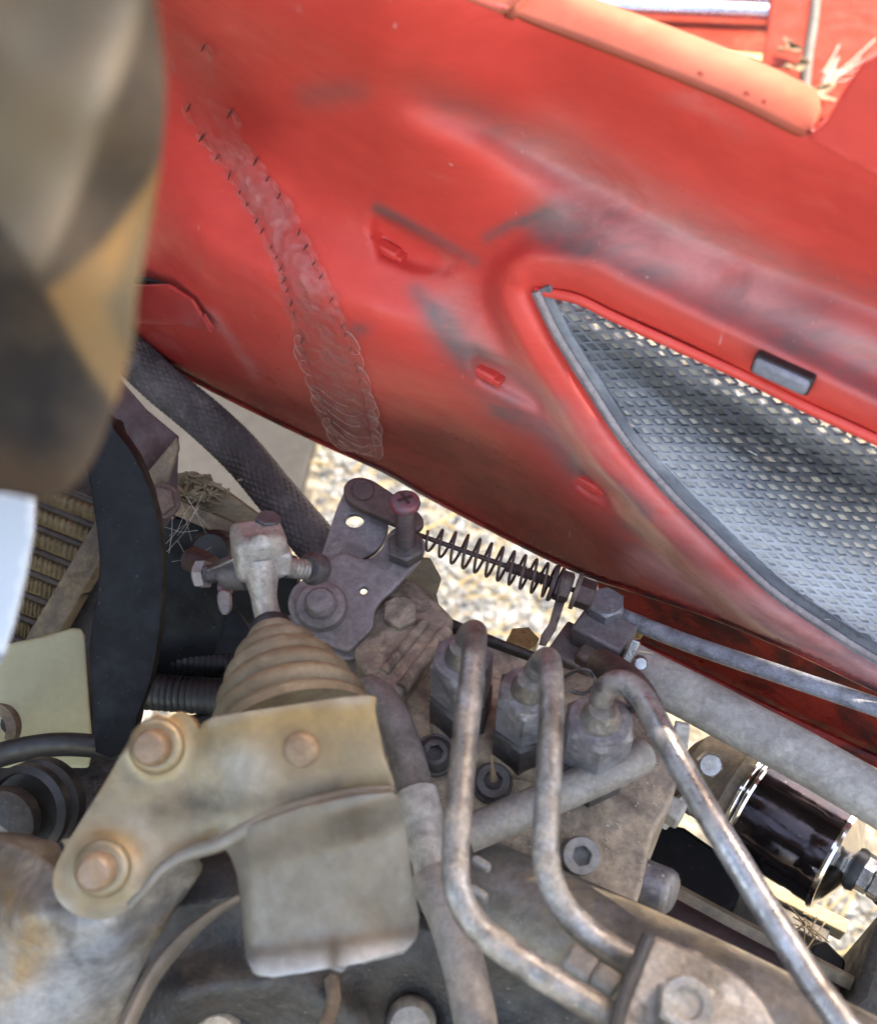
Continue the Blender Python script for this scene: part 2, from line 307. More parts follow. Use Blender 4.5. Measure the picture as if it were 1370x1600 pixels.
def lathe(bm, o, ax, prof, seg=24, ref=None, hexr=0.0, cap=True):
    """prof: (radius, height[, 1 when six-sided across flats])"""
    x, y, a = frame(ax, ref); rings = []
    for pr in prof:
        ring = []
        for k in range(seg):
            th = 2 * math.pi * k / seg; q = pr[0]
            if len(pr) > 2 and pr[2]: q = q / math.cos((th + 1e-6) % (math.pi / 3) - math.pi / 6)
            ring.append(bm.verts.new(o + a * pr[1] + x * (math.cos(th + hexr) * q) + y * (math.sin(th + hexr) * q)))
        rings.append(ring)
    for p, q in zip(rings, rings[1:]):
        for k in range(seg): bm.faces.new((p[k], p[(k + 1) % seg], q[(k + 1) % seg], q[k]))
    if cap: bm.faces.new(rings[0][::-1]); bm.faces.new(rings[-1])
def boxm(bm, c, ax, sx):
    vs = [bm.verts.new(c + ax[0] * (i * sx[0] / 2) + ax[1] * (j * sx[1] / 2) + ax[2] * (k * sx[2] / 2)) for i in (-1, 1) for j in (-1, 1) for k in (-1, 1)]
    for f in ((0, 1, 3, 2), (4, 6, 7, 5), (0, 4, 5, 1), (2, 3, 7, 6), (0, 2, 6, 4), (1, 5, 7, 3)): bm.faces.new([vs[i] for i in f])
    bmesh.ops.recalc_face_normals(bm, faces=bm.faces)
def inside(poly, x, y):
    poly = np.asarray(poly, float); c = np.zeros(np.shape(x), bool); j = len(poly) - 1
    for i in range(len(poly)):
        xi, yi = poly[i]; xj, yj = poly[j]
        if yi != yj:
            c ^= ((yi > y) != (yj > y)) & (x < (xj - xi) * (y - yi) / (yj - yi) + xi)
        j = i
    return c
def pdist(line, x, y, closed=False, signed=False):
    line = np.asarray(line, float); best = np.full(np.shape(x), 1e9); sg = np.zeros(np.shape(x))
    segs = list(zip(line, line[1:])) + ([(line[-1], line[0])] if closed else [])
    for a, b_ in segs:
        d = b_ - a; tt = np.clip(((x - a[0]) * d[0] + (y - a[1]) * d[1]) / max(1e-9, d @ d), 0, 1)
        dd = np.hypot(x - a[0] - tt * d[0], y - a[1] - tt * d[1])
        sg = np.where(dd < best, np.sign(d[0] * (y - a[1]) - d[1] * (x - a[0])), sg); best = np.minimum(best, dd)
    return best * sg if signed else best
def sst(x, a, b_):
    q = np.clip((x - a) / (b_ - a), 0, 1); return q * q * (3 - 2 * q)
def gs(d, w): return np.exp(-(d / w) ** 2)
def dens(poly, step):
    poly = np.asarray(poly, float); out = []
    for a, b_ in zip(poly, np.roll(poly, -1, 0)):
        k = max(1, int(np.hypot(*(b_ - a)) / step))
        out += [a + (b_ - a) * i / k for i in range(k)]
    return np.array(out)
def sheet(outline, dep, res=12, holes=(), smooth=0, col=None):
    """a shell over a measured outline; dep(u, v) is its own depth from the camera station"""
    if smooth: outline = catmull(outline, smooth, True)
    loops = [dens(outline, res)] + [dens(h_, res) for h_ in holes]
    o = loops[0]; lo, hi = o.min(0), o.max(0)
    gx, gy = np.meshgrid(np.arange(lo[0], hi[0], res), np.arange(lo[1], hi[1], res)); gx = gx + (np.arange(gx.shape[0]) % 2)[:, None] * res / 2
    gx, gy = gx.ravel(), gy.ravel(); k = inside(outline, gx, gy)
    for h_ in holes: k &= ~inside(h_, gx, gy)
    gx, gy = gx[k], gy[k]; near = np.full(gx.shape, 1e9)
    for lp in loops: near = np.minimum(near, pdist(lp, gx, gy, True))
    k = near > res * .45; gx, gy = gx[k], gy[k]
    pts = [tuple(p) for lp in loops for p in lp]; edges = []; s0 = 0
    for lp in loops:
        m_ = len(lp); edges += [(s0 + i, s0 + (i + 1) % m_) for i in range(m_)]; s0 += m_
    pts += list(zip(gx, gy))
    vs, es, fs, *_ = delaunay_2d_cdt([Vector(p) for p in pts], edges, [], 0, 1e-4)
    uv = np.array([tuple(v) for v in vs]); fs = [f for f in fs if len(f) == 3]
    cen = np.array([uv[list(f)].mean(0) for f in fs]); k = inside(outline, cen[:, 0], cen[:, 1])
    for h_ in holes: k &= ~inside(h_, cen[:, 0], cen[:, 1])
    d = dep(uv[:, 0], uv[:, 1]) + 0 * uv[:, 0]
    x, y, z = dirs(uv[:, 0], uv[:, 1]); W3 = np.stack([x * d / FPX, y * d / FPX, CAMZ + z * d / FPX], 1)
    bm = NB(); lay = bm.verts.layers.float_color.new('Col') if col is not None else None
    bv = [bm.verts.new(p) for p in W3]
    for f, ok in zip(fs, k):
        if ok:
            a, b_, c_ = (bv[i] for i in f)
            nn = (b_.co - a.co).cross(c_.co - a.co)
            bm.faces.new((a, b_, c_) if nn.dot(CAM - a.co) > 0 else (a, c_, b_))
    if col is not None:
        cc = col(uv[:, 0], uv[:, 1])
        for i, q in enumerate(bv): q[lay] = (*[float(x) for x in cc[i]], 1.0)
    lone = [v for v in bm.verts if not v.link_faces]
    if lone: bmesh.ops.delete(bm, geom=lone, context='VERTS')
    return bm
def col3(*a):
    n = max(np.size(q) for q in a); return np.stack([np.clip(np.broadcast_to(q, (n,)), 0, 1) for q in a], 1)
def slab(outline, h, down, smooth=0):
    """an upright-sided block with its level top h below the camera, cut to a measured outline"""
    if smooth: outline = catmull(outline, smooth, True)
    bm = NB(); top = [P(u, v, h) for u, v in outline]
    if sum((top[i].x * top[(i + 1) % len(top)].y - top[(i + 1) % len(top)].x * top[i].y) for i in range(len(top))) < 0: top = top[::-1]
    a = [bm.verts.new(p) for p in top]; b_ = [bm.verts.new(p - Z * down) for p in top]; n = len(a)
    bm.faces.new(a); bm.faces.new(b_[::-1])
    for i in range(n): bm.faces.new((a[i], b_[i], b_[(i + 1) % n], a[(i + 1) % n]))
    return bm
def screw(parent, name, p, ax, r, ht, kind, mat, washer=0, ref=None, hexr=.2):
    """fastener head, its foot at p"""
    ax = ax.normalized(); bm = NB(); c = r * .12
    if kind == 'hex': pr = [(r, 0, 1), (r, ht - c, 1), (r * .93, ht), (0.001 * r, ht)]
    elif kind == 'dish': pr = [(r, 0, 1), (r, ht - c, 1), (r * .95, ht), (r * .62, ht), (r * .5, ht - c * 1.2), (r * .02, ht - c * 1.2)]
    elif kind == 'socket': pr = [(r, 0), (r, ht - c), (r * .93, ht), (r * .53, ht), (r * .45, ht - c * .5, 1), (r * .45, ht * .45, 1), (r * .02, ht * .4)]
    elif kind == 'button': pr = [(r, 0), (r * .99, ht * .25), (r * .88, ht * .65), (r * .66, ht * .93), (r * .46, ht), (r * .36, ht * .95, 1), (r * .36, ht * .35, 1), (r * .02, ht * .3)]
    else: pr = [(r, 0), (r, ht * .55), (r * .93, ht * .8), (r * .75, ht * .96), (r * .4, ht), (r * .02, ht)]
    lathe(bm, p, ax, pr, 36, ref, hexr)
    o = finish(name, bm, mat, parent, smooth=32)
    if washer:
        bm = NB(); lathe(bm, p - ax * .0002, ax, [(washer, -.0008), (washer, .0006), (washer * .96, .0011), (r * .8, .0011)], 36)
        finish('washer', bm, mat, o if '_lvl2' in o else parent, smooth=40)
    return o
def smat(mats): return random.choice(mats)

# ================================================================== SETTING
bm = NB()
gv = [bm.verts.new((x, y, 0)) for x, y in ((-150, -150), (150, -150), (150, 150), (-150, 150))]; bm.faces.new(gv)
struct(finish('gravel_ground', bm, 'gravel_ground'))
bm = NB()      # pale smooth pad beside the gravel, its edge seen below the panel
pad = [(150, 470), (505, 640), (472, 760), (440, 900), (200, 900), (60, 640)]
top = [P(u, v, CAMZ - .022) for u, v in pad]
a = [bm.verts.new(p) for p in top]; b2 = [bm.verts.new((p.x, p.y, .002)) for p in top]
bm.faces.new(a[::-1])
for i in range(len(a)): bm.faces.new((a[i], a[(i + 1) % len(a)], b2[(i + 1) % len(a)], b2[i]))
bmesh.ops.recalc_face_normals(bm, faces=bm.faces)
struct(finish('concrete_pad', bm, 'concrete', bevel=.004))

def rock_mesh(n_regions, mat, name, label, smin, smax):
    bm = NB(); base = bmesh.new(); bmesh.ops.create_icosphere(base, subdivisions=1, radius=1)
    bv0 = np.array([tuple(v.co) for v in base.verts]); bf = [[v.index for v in f.verts] for f in base.faces]; base.free()
    for (u0, u1, v0, v1, cnt) in n_regions:
        for _ in range(cnt):
            p = P(random.uniform(u0, u1), random.uniform(v0, v1), CAMZ)
            if inside(pad, np.array([685 + FPX * (p.x) / max(.1, depth(p))]), np.array([0.0]))[0]: pass
            s = smin + (smax - smin) * random.random() ** 2.2
            q = bv0 * np.random.uniform(.72, 1.12, (len(bv0), 1)) * np.array([s * random.uniform(.8, 1.3), s * random.uniform(.7, 1.1), s * random.uniform(.45, .8)])
            th = random.random() * 6.3; ct, st = math.cos(th), math.sin(th)
            vs = [bm.verts.new((p.x + a_ * ct - b_ * st, p.y + a_ * st + b_ * ct, c_ + s * .2)) for a_, b_, c_ in q]
            for f in bf: bm.faces.new([vs[i] for i in f])
    o = finish(name, bm, mat, smooth=30); tag(o, label, 'gravel', kind='stuff'); return o
REG = [(500, 960, 640, 1060, 2600), (180, 260, 1080, 1180, 90), (1130, 1400, 1340, 1530, 650), (840, 1400, 430, 760, 1800), (930, 1300, -10, 160, 500)]
rock_mesh(REG, 'stone', 'gravel_stones', 'grey sunlit gravel chips lying on the ground', .003, .0095)
rock_mesh([(a_, b_, c_, d_, int(e * .45)) for a_, b_, c_, d_, e in REG], 'stone_pale', 'pale_gravel_stones', 'pale cream gravel chips lying on the ground', .003, .009)
bm = NB()
for (u0, u1, v0, v1, cnt) in [(490, 940, 660, 1040, 75), (1140, 1390, 1350, 1520, 40), (190, 250, 1090, 1170, 8)]:
    for _ in range(cnt):
        p = P(random.uniform(u0, u1), random.uniform(v0, v1), CAMZ - .012); th = random.gauss(.6, .8); ln = random.uniform(.008, .035)
        d = Vector((math.cos(th), math.sin(th), random.uniform(-.15, .15))) * ln
        tube(bm, [p - d, p + Z * .003, p + d], random.uniform(.0006, .0016), 5)
tag(finish('straw_litter', bm, 'straw'), 'yellow straw bits scattered over the gravel', 'straw', kind='stuff')
st = thing('straw_stalk', 'long pale straw stalk on gravel beside the lever screw', 'straw', P(700, 810, CAMZ))
bm = NB(); tube(bm, path([(655, 832, CAMZ - .02), (690, 815, CAMZ - .018), (725, 795, CAMZ - .016)], 4), .0022, 6); finish('stem', bm, 'straw', st)
bm = NB(); tube(bm, path([(690, 816, CAMZ - .016), (700, 822, CAMZ - .015), (712, 826, CAMZ - .015)], 3), [.0018] * 6 + [.0006], 6); finish('leaf_blade', bm, 'straw', st)

# far machine beyond the panel, in full sun
fm = thing('red_implement', 'sunlit red implement with blue steel tube beyond the panel edge', 'implement', PD(1080, 60, 2.0))
def pl3(a, b_, c_):
    p, q, r_ = PD(*a), PD(*b_), PD(*c_); return d_pl(p, (q - p).cross(r_ - p).normalized())
dp = d_h(.80)
finish('beam', sheet([(900, 8), (1215, 26), (1215, 84), (1100, 75), (1000, 66), (900, 58)], dp, 30), 'red_sunlit', fm, thick=.05, bevel=.004)
bm = NB(); tube(bm, [P(860, 5, .78), P(1040, 12, .78), P(1230, 20, .78)], .0105, 20); finish('hydraulic_tube', bm, 'blue_steel', fm)
bm = NB(); tube(bm, [P(860, -22, .78), P(1040, -12, .78), P(1230, -4, .78)], .010, 20); finish('hydraulic_tube', bm, 'blue_steel', fm)
finish('lower_strip', sheet([(900, 60), (1000, 68), (1100, 77), (1215, 86), (1215, 95), (1100, 86), (1000, 76), (900, 68)], dp, 30), 'brass_dust', fm, thick=.01)
rp = thing('red_post', 'dusty red upright plate with dead leaves at upper right', 'post', PD(1290, 160, 1.4))
dp2 = d_h(.66)
finish('plate', sheet([(1207, -40), (1480, -40), (1480, 260), (1330, 230), (1270, 190), (1184, 135), (1190, 90), (1200, 40)], dp2, 25), 'red_sunlit', rp, thick=.02, bevel=.003)
bm = NB(); tube(bm, path([(1276, -20, .657), (1270, 40, .657), (1262, 90, .657), (1256, 150, .657)], 5), .006, 8); finish('groove_strip', bm, 'cast_dark', rp)  # strip coloured dark to stand in for a shaded groove
for i, (u, v, s, lb) in enumerate([(1226, 76, 1.0, 'curled dead leaf, upper one on the red plate'), (1242, 104, .9, 'curled dead leaf hanging lower on the red plate'),
                                   (1284, 148, 1.5, 'torn dead leaf caught at foot of the red plate')]):
    p = P(u, v, .645); bm = NB(); rs = random.Random(i)
    lf = []
    for k in range(9):
        tt = k / 8; wd = .010 * s * math.sin(math.pi * min(1, tt * 1.05 + .02)) + .001
        c_ = p + Vector((.012 * s * math.sin(tt * 5 + i), (.5 - tt) * .03 * s, .004 * math.cos(tt * 7)))
        lf.append([bm.verts.new(c_ + Vector((-wd, -.006 * rs.random(), .003 * rs.random()))), bm.verts.new(c_ + Vector((0, .007, 0))), bm.verts.new(c_ + Vector((wd, -.006 * rs.random(), .004 * rs.random())))])
    for a_, b_ in zip(lf, lf[1:]):
        for k in (0, 1): bm.faces.new((a_[k], a_[k + 1], b_[k + 1], b_[k]))
    tag(finish('dead_leaf', bm, 'leaf_dry', thick=.0006), lb, 'leaf', 'dead leaves on the red plate')

# added hood over the engine, out of the picture, shaped to shade it
hd = thing('shade_hood', 'added unseen red hood shading the engine, above the picture', 'hood', CAM + Z * .5)
def hoodsheet(dz, mat, name, inset):
    bm = NB(); rows = []
    for i in range(9):
        nn = .12 + inset + (.528 - inset * 1.3) * i / 8; row = []
        for j in range(7):
            l_ = -.60 + inset + (1.15 - 2 * inset) * j / 6
            row.append(bm.verts.new(CAM + N * nn + L * l_ + Z * (.50 + dz + .16 * (1 - (nn / .648) ** 2))))
        rows.append(row)
    for a_, b_ in zip(rows, rows[1:]):
        for k in range(6): bm.faces.new((a_[k], a_[k + 1], b_[k + 1], b_[k]))
    return finish(name, bm, mat, hd, thick=.003)
hoodsheet(.012, 'red_sunlit', 'skin', 0); hoodsheet(0, 'shade_hood_liner', 'shade_liner', .03)  # grey underside added so no red light bounces onto the engine

# ================================================================== RED SIDE PANEL
TOPL = [(-400, -460), (100, -255), (740, -2), (800, 15), (1000, 90), (1150, 152), (1265, 210), (1330, 245), (1400, 280), (1520, 340), (2100, 640)]
BOT = [(2100, 1480), (1520, 1150), (1370, 1077), (1257, 1023), (1180, 990), (1103, 959), (1010, 928), (960, 912), (930, 902), (850, 868), (690, 786), (600, 735), (500, 690), (395, 640), (282, 582), (200, 528), (100, 470), (-400, 210)]
GRL = [(838, 455), (900, 467), (960, 496), (1060, 542), (1170, 592), (1260, 637), (1370, 688), (1520, 758), (2060, 1010), (2060, 1408), (1520, 1112), (1370, 1030), (1290, 980), (1200, 917), (1110, 832), (1040, 762), (975, 686), (920, 602), (870, 522)]
GRLs = np.vstack([catmull(GRL[:9], 6), catmull(GRL[9:] + [GRL[0]], 6)[:-1]])
CRE = [(150, 110), (270, 172), (400, 238), (500, 300), (580, 340), (740, 412)]
GRV = [(520, 150), (640, 148), (760, 190), (900, 268), (1050, 350), (1200, 418), (1370, 480), (1520, 540)]
FOLD = [(60, 380), (270, 512), (420, 580), (560, 618), (700, 640), (820, 695), (950, 805), (1050, 890), (1200, 975), (1520, 1120)]
POCK = [[(577, 318), (640, 345), (742, 407), (700, 440), (640, 430), (588, 408), (572, 360)],
        [(733, 535), (800, 565), (880, 640), (840, 650), (780, 620), (740, 600), (728, 570)],
        [(898, 716), (950, 745), (1010, 800), (960, 800), (915, 778), (893, 760)]]
CN = .212
def panel_h(u, v):
    s = -pdist(CRE, u, v, signed=True)                       # above the crease
    h = .030 * sst(s, -25, 250) * sst(900 - u, 0, 330)
    h = h + .017 * sst(-s, 0, 190) * sst(900 - u, 0, 330) * (1 - sst(pdist(FOLD, u, v, signed=True), -150, 40)) * sst(u, 150, 330)
    dg = pdist(GRLs[:len(GRLs)], u, v, True)
    wd = 60 + 55 * sst(v * -1.0 + .42 * u, -60, 120)
    above = sst(-pdist(GRL[:9], u, v, signed=True), -40, 25)
    h = h + .0095 * (1 - sst(dg, wd * .85, wd * 1.45)) - .004 * gs(dg, 18)
    h = h - .007 * gs(pdist(GRV, u, v), 42) * sst(u, 500, 680) + .010 * sst(-pdist(GRV, u, v, signed=True), 20, 190) * sst(u, 350, 800)
    f = pdist(FOLD, u, v, signed=True)
    h = h - .013 * sst(f, -60, 170) * sst(1300 - u, -400, 700)
    for q in POCK:
        ins = sst(np.where(inside(q, u, v), pdist(q, u, v, True), 0), 0, 24); h = h - .0050 * ins * np.clip(1.15 - (u - q[0][0]) / 190, 0, 1)
    h = h + .0012 * np.sin(u * .013 + 1) * np.cos(v * .017)
    return h
def panel_d(u, v): return d_n(CN)(u, v) * (1 - panel_h(u, v) / CN)
def panel_col(u, v):
    g1 = .75 * gs(pdist(GRV, u, v), 34) * sst(u, 560, 760)
    g1 += 1.7 * gs(pdist([(870, 352), (960, 378), (1080, 432), (1220, 508), (1370, 580), (1520, 650)], u, v), 42)
    g1 += .8 * gs(pdist([(760, 372), (800, 350), (870, 338)], u, v), 9)
    g1 += 1.0 * gs(pdist([(590, 326), (640, 350), (740, 408)], u, v), 9) + .6 * gs(pdist([(650, 455), (700, 510), (735, 560)], u, v), 16)
    g1 += .75 * gs(pdist([(690, 500), (730, 570), (780, 630)], u, v), 32) + .8 * gs(pdist([(800, 640), (870, 690), (900, 730)], u, v), 26)
    g1 += .8 * gs(pdist([(905, 722), (960, 760), (1010, 800)], u, v), 12) + .75 * gs(pdist([(745, 545), (810, 585), (880, 640)], u, v), 12)
    g1 += 1.0 * gs(pdist([(980, 845), (1070, 900), (1200, 968), (1370, 1058)], u, v), 46)
    g1 += .7 * gs(np.hypot(u - 560, (v - 515) * 1.7), 17) + .45 * gs(pdist([(480, 150), (560, 140)], u, v), 22)
    g2 = 1.6 * sst(pdist(FOLD, u, v, signed=True), -35, 95) * sst(1150 - u, 0, 250)  # shade below the turned-under fold painted dark, some dirt included
    g2 += .5 * gs(pdist([(250, 20), (330, 110), (390, 190)], u, v), 55)  # top-left hollow darkened: shade painted in, with dirt
    g3 = .55 * gs(pdist([(860, 240), (1000, 330), (1180, 440)], u, v), 60) + .45 * gs(pdist([(900, 330), (1050, 395), (1370, 540)], u, v), 30)
    g3 += .5 * gs(pdist([(700, 470), (800, 590), (960, 740), (1100, 850)], u, v), 34) + .55 * gs(pdist([(330, 490), (360, 530), (400, 585)], u, v), 7)
    g3 += .9 * gs(pdist([(1000, 880), (1150, 935), (1370, 1045)], u, v), 24)
    return col3(g1, g2, g3)
OUT = [tuple(p) for p in TOPL] + BOT
sp_ = thing('hood_side_panel', 'red hood side panel, inner face dusty, with grille opening', 'panel', PN(685, 600, CN))
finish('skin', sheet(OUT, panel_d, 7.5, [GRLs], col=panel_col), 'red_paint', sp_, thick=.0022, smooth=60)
# rolled top flange catching the sun
bm = NB(); fl = [PD(u, v, float(panel_d(np.array(float(u)), np.array(float(v))))) for u, v in catmull(TOPL[:7], 8)]; rows = []
for i, p in enumerate(fl):
    e = min(1, (len(fl) - 1 - i) / 3.0) ** .5
    row = [p + N * (.0145 * e * s_) + Z * (.0009 * math.sin(s_ * 2.6)) for s_ in (-.04, .05, .2, .4, .6, .8, .93, 1.0)]
    row.append(row[-1] - Z * .008 * e); rows.append([bm.verts.new(q) for q in row])
for a_, b_ in zip(rows, rows[1:]):
    for k in range(len(a_) - 1): bm.faces.new((a_[k], a_[k + 1], b_[k + 1], b_[k]))
bmesh.ops.recalc_face_normals(bm, faces=bm.faces)
finish('top_flange', bm, 'red_faded_glare', sp_, thick=.0015, smooth=60)
bm = NB(); hp_ = [PD(u, v, float(panel_d(np.array(float(u)), np.array(float(v)))) + .0008) for u, v in catmull(BOT[1:-1], 6)]
tube(bm, resamp(hp_, .003), .0011, 8); finish('bottom_hem', bm, 'red_greasy', sp_)
for nm, seg_ in (('opening_return', GRL[9:] + [GRL[0]]), ('opening_return', GRL[:9])):
    a_ = catmull(seg_, 6); tn = np.gradient(a_, axis=0); tn /= np.linalg.norm(tn, axis=1)[:, None]; nm_ = np.stack([-tn[:, 1], tn[:, 0]], 1); bm = NB(); rows = []
    for w0, off in (((-6, -.0012), (2, -.0002), (7, .004), (12, .012)) if len(seg_) != 9 or seg_[0] != GRL[0] else ((-6, -.0012), (1, -.0002), (2, .002))):
        q_ = a_ + nm_ * w0; dd = panel_d(q_[:, 0], q_[:, 1]) + off; rows.append([bm.verts.new(PD(x, y, float(z))) for (x, y), z in zip(q_, dd)])
    for r0, r1 in zip(rows, rows[1:]):
        for k in range(len(r0) - 1): bm.faces.new((r0[k], r0[k + 1], r1[k + 1], r1[k]))
    bmesh.ops.recalc_face_normals(bm, faces=bm.faces); finish(nm, bm, 'red_paint', sp_, thick=.0008, smooth=60)
# upright ear at the right end
finish('corner_ear', sheet([(1262, 214), (1290, 190), (1318, 140), (1345, 100), (1400, 70), (1500, 60), (1520, 345), (1420, 300), (1340, 255)], lambda u, v: d_n(CN - .012)(u, v), 10), 'red_paint', sp_, thick=.004, bevel=.001, smooth=60)
# seal strip round the grille opening
for nm, seg_, r_, m_, off in (('grille_seal', GRL[9:] + [GRL[0]], 6.5, 'seal_grey', .013), ('grille_lip', GRL[:9], 8, 'red_paint', .0115)):
    sm = catmull(seg_, 6); bm = NB()
    pts = [PD(u, v, float(d_n(CN - off + .004)(u, v))) for u, v in sm]
    tube(bm, pts, r_ * .00018, 10, sq=.8); finish(nm, bm, m_, sp_)
# tabs in the pockets
for (u, v) in ((605, 392), (756, 582), (915, 752)):
    p = PD(u, v, float(panel_d(np.array(float(u)), np.array(float(v))))) + TOCAM * .002; e = px(p)
    ax = (L * .98 - Z * .12).normalized(); bm = NB()
    boxm(bm, p, (ax, N, ax.cross(N)), (46 * e, .004, 17 * e)); tb = finish('clip_tab', bm, 'red_paint', sp_, bevel=.0008)
    bm = NB(); boxm(bm, p + ax * (26 * e) - Z * .0004, (ax, N, ax.cross(N)), (13 * e, .0035, 13 * e)); finish('clip_tooth', bm, 'red_paint', tb, bevel=.0004)
# latch slot above the grille
p = PN(1220, 586, CN - .013); e = px(p); ax = (PN(1270, 610, CN - .013) - PN(1172, 566, CN - .013)).normalized(); bm = NB()
boxm(bm, p, (ax, N, ax.cross(N)), (92 * e, .003, 30 * e)); lt = finish('latch_block', bm, 'latch_grey', sp_, bevel=.001)
bm = NB(); boxm(bm, p + N * .001, (ax, N, ax.cross(N)), (98 * e, .003, 35 * e)); finish('latch_recess', bm, 'rubber_black', lt, bevel=.0006)
# lower left folded ear and slit of the panel
finish('lower_ear', sheet([(120, 440), (205, 447), (262, 446), (300, 470), (330, 520), (275, 507), (205, 506), (120, 510)], lambda u, v: d_n(CN - .012)(u, v) * (1 + .00008 * (v - 470)), 8, col=lambda u, v: col3(0 * u + .1, .55 + .3 * sst(260 - u, 0, 60), .2 * gs(v - 508, 4))), 'red_paint', sp_, thick=.0015, bevel=.0005)
finish('slit_shadow_gap', sheet([(190, 431), (225, 434), (263, 445), (230, 449), (190, 449)], lambda u, v: d_n(CN - .009)(u, v), 8), 'rubber_black', sp_, thick=.001)  # black strip put in for the shade inside the slit

# ------------------------------------------------------------------ grille screen
gi = thing('grille_screen', 'dark diamond mesh grille screen set in the red panel', 'grille', PN(1150, 800, CN))
def scr_d(u, v):
    dg = pdist(GRLs, u, v, True); return d_n(CN - .008 + .010 * sst(dg, 10, 130))(u, v)
inn = []
c0 = np.array(GRLs)
bm = sheet([tuple(p) for p in c0], scr_d, 9, [])
# frame band = outline minus inset opening, cells = diamonds
ln = (PN(1370, 690, CN) - PN(850, 460, CN)); eL = L; eZ = Z
bm.free()
def to_px(p):
    q = p - CAM; d = depth(p); return 685 + FPX * q.x / d, 800 - FPX * (q.y * sp + q.z * cp) / d
WL, WZ = .0064, .0036       # diamond half sizes along L and Z are half of these
cells = []; c_org = PN(850, 470, CN)
for i in range(-6, 90):
    for j in range(-84, 8):
        if (i + j) % 2: continue
        p = c_org + L * (i * WL / 2 * 1.0) + Z * (j * WZ / 2 * 1.0); u, v = to_px(p); cells.append((u, v, i, j))
def scr_pts(off_l, off_z):
    out = []
    for (_, _, i, j) in cells:
        out.append(to_px(c_org + L * ((i + off_l) * WL / 2) + Z * ((j + off_z) * WZ / 2)))
    a_ = np.array(out); dd = scr_d(a_[:, 0], a_[:, 1]); x, y, z = dirs(a_[:, 0], a_[:, 1])
    return np.stack([x * dd / FPX, y * dd / FPX, CAMZ + z * dd / FPX], 1)
cells = [c for c in cells if inside(GRLs, np.array([c[0]]), np.array([c[1]]))[0] and c[0] < 2040]
CRN = [scr_pts(1, 0), scr_pts(0, 1), scr_pts(-1, 0), scr_pts(0, -1)]; CEN = scr_pts(0, 0)
cu = np.array([c[0] for c in cells]); cv = np.array([c[1] for c in cells])
ok = inside(GRLs, cu, cv) & (pdist(GRLs, cu, cv, True) > 9)
dgc = pdist(GRLs, cu, cv, True); dup_ = pdist(GRL[:9], cu, cv); dlow = pdist(GRL[9:] + [GRL[0]], cu, cv)
bm = NB(); bd = NB(); rs = random.Random(3); lay_m = bm.verts.layers.float_color.new('Col'); lay_d = bd.verts.layers.float_color.new('Col')
def sd(u, v): return float(scr_d(np.array([u]), np.array([v]))[0])
for idx in np.nonzero(ok)[0]:
    u, v, i, j = cells[idx]
    if u > 2040: continue
    if dlow[idx] < 15: continue
    ring_o, ring_i, ring_b = [], [], []
    p = Vector(CEN[idx]); sh = .60 + .14 * rs.random() + (.08 if dup_[idx] < 34 else 0)
    jt = L * rs.gauss(0, .00012) + Z * rs.gauss(0, .0001)
    wv = math.sin((u * .30 - v * .95) * .017 + .4 * math.sin(u * .011)); dk = float(1.2 * gs(dup_[idx] - 66, 32) + .75 * max(0, wv) ** 1.5 * (dup_[idx] > 100)); pl_ = float(.9 * max(0, -wv) * sst(dup_[idx], 85, 130)); ccol = (min(1, dk), min(1, pl_), 0, 1)  # dirt band below the top edge painted dark as if unlit
    for q in [Vector(CRN[k_][idx]) - p for k_ in range(4)]:
        ring_o.append(bm.verts.new(p + q)); ring_i.append(bm.verts.new(p + q * sh + jt)); ring_b.append(bm.verts.new(p + q * sh * .96 + jt + N * .0011))
    for k in range(4):
        bm.faces.new((ring_o[k], ring_o[(k + 1) % 4], ring_i[(k + 1) % 4], ring_i[k])); bm.faces.new((ring_i[k], ring_i[(k + 1) % 4], ring_b[(k + 1) % 4], ring_b[k]))
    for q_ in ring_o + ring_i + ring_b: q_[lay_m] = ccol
    # dirt packed in the cells
    blot = math.sin(u * .012 + v * .021) + .8 * math.sin(u * .027 - v * .035 + 1) + .5 * rs.random()
    if dup_[idx] > 27:
        vs = [bd.verts.new(p + q * sh * 1.08 + jt + N * (.0003 + .0008 * rs.random())) for q in [Vector(CRN[k_][idx]) - p for k_ in range(4)]] ; c_ = bd.verts.new(p + N * (.0002 + .0012 * rs.random()))
        for q_ in vs + [c_]: q_[lay_d] = ccol
        for k in range(4): bd.faces.new((vs[k], vs[(k + 1) % 4], c_))
bmesh.ops.recalc_face_normals(bm, faces=bm.faces)
ms = finish('mesh_strands', bm, 'screen_black', gi, smooth=25); ms['kind'] = 'stuff'
dd_ = finish('packed_dirt', bd, 'screen_dirt', gi, smooth=60); dd_['kind'] = 'stuff'
low = catmull(GRL[9:] + [GRL[0]], 6); upl = catmull(GRL[:9], 6)
def band(line, w0, w1, name, mat):
    a_ = np.array(line); tn = np.gradient(a_, axis=0); tn /= np.linalg.norm(tn, axis=1)[:, None]; nm = np.stack([-tn[:, 1], tn[:, 0]], 1)
    o_ = np.vstack([a_ + nm * w0, (a_ + nm * w1)[::-1]]); finish(name, sheet(o_, lambda u, v: scr_d(u, v) - .0006, 8), mat, gi, thick=.0025, bevel=.0006)
band(low, -9, 20, 'side_frame', 'screen_black'); band(upl, 2, 9, 'top_frame', 'screen_black')
bm = NB()
for q in range(14):
    u, v = 1000 + 330 * rs.random(), 640 + 330 * rs.random()
    if inside(GRLs, np.array([u]), np.array([v]))[0]:
        p = PD(u, v, sd(u, v) - .0012); th = rs.uniform(0, 6.28); d = (L * math.cos(th) + Z * math.sin(th)) * rs.uniform(.0004, .0013); tube(bm, [p - d, p + TOCAM * .0002, p + d], .00013, 5)
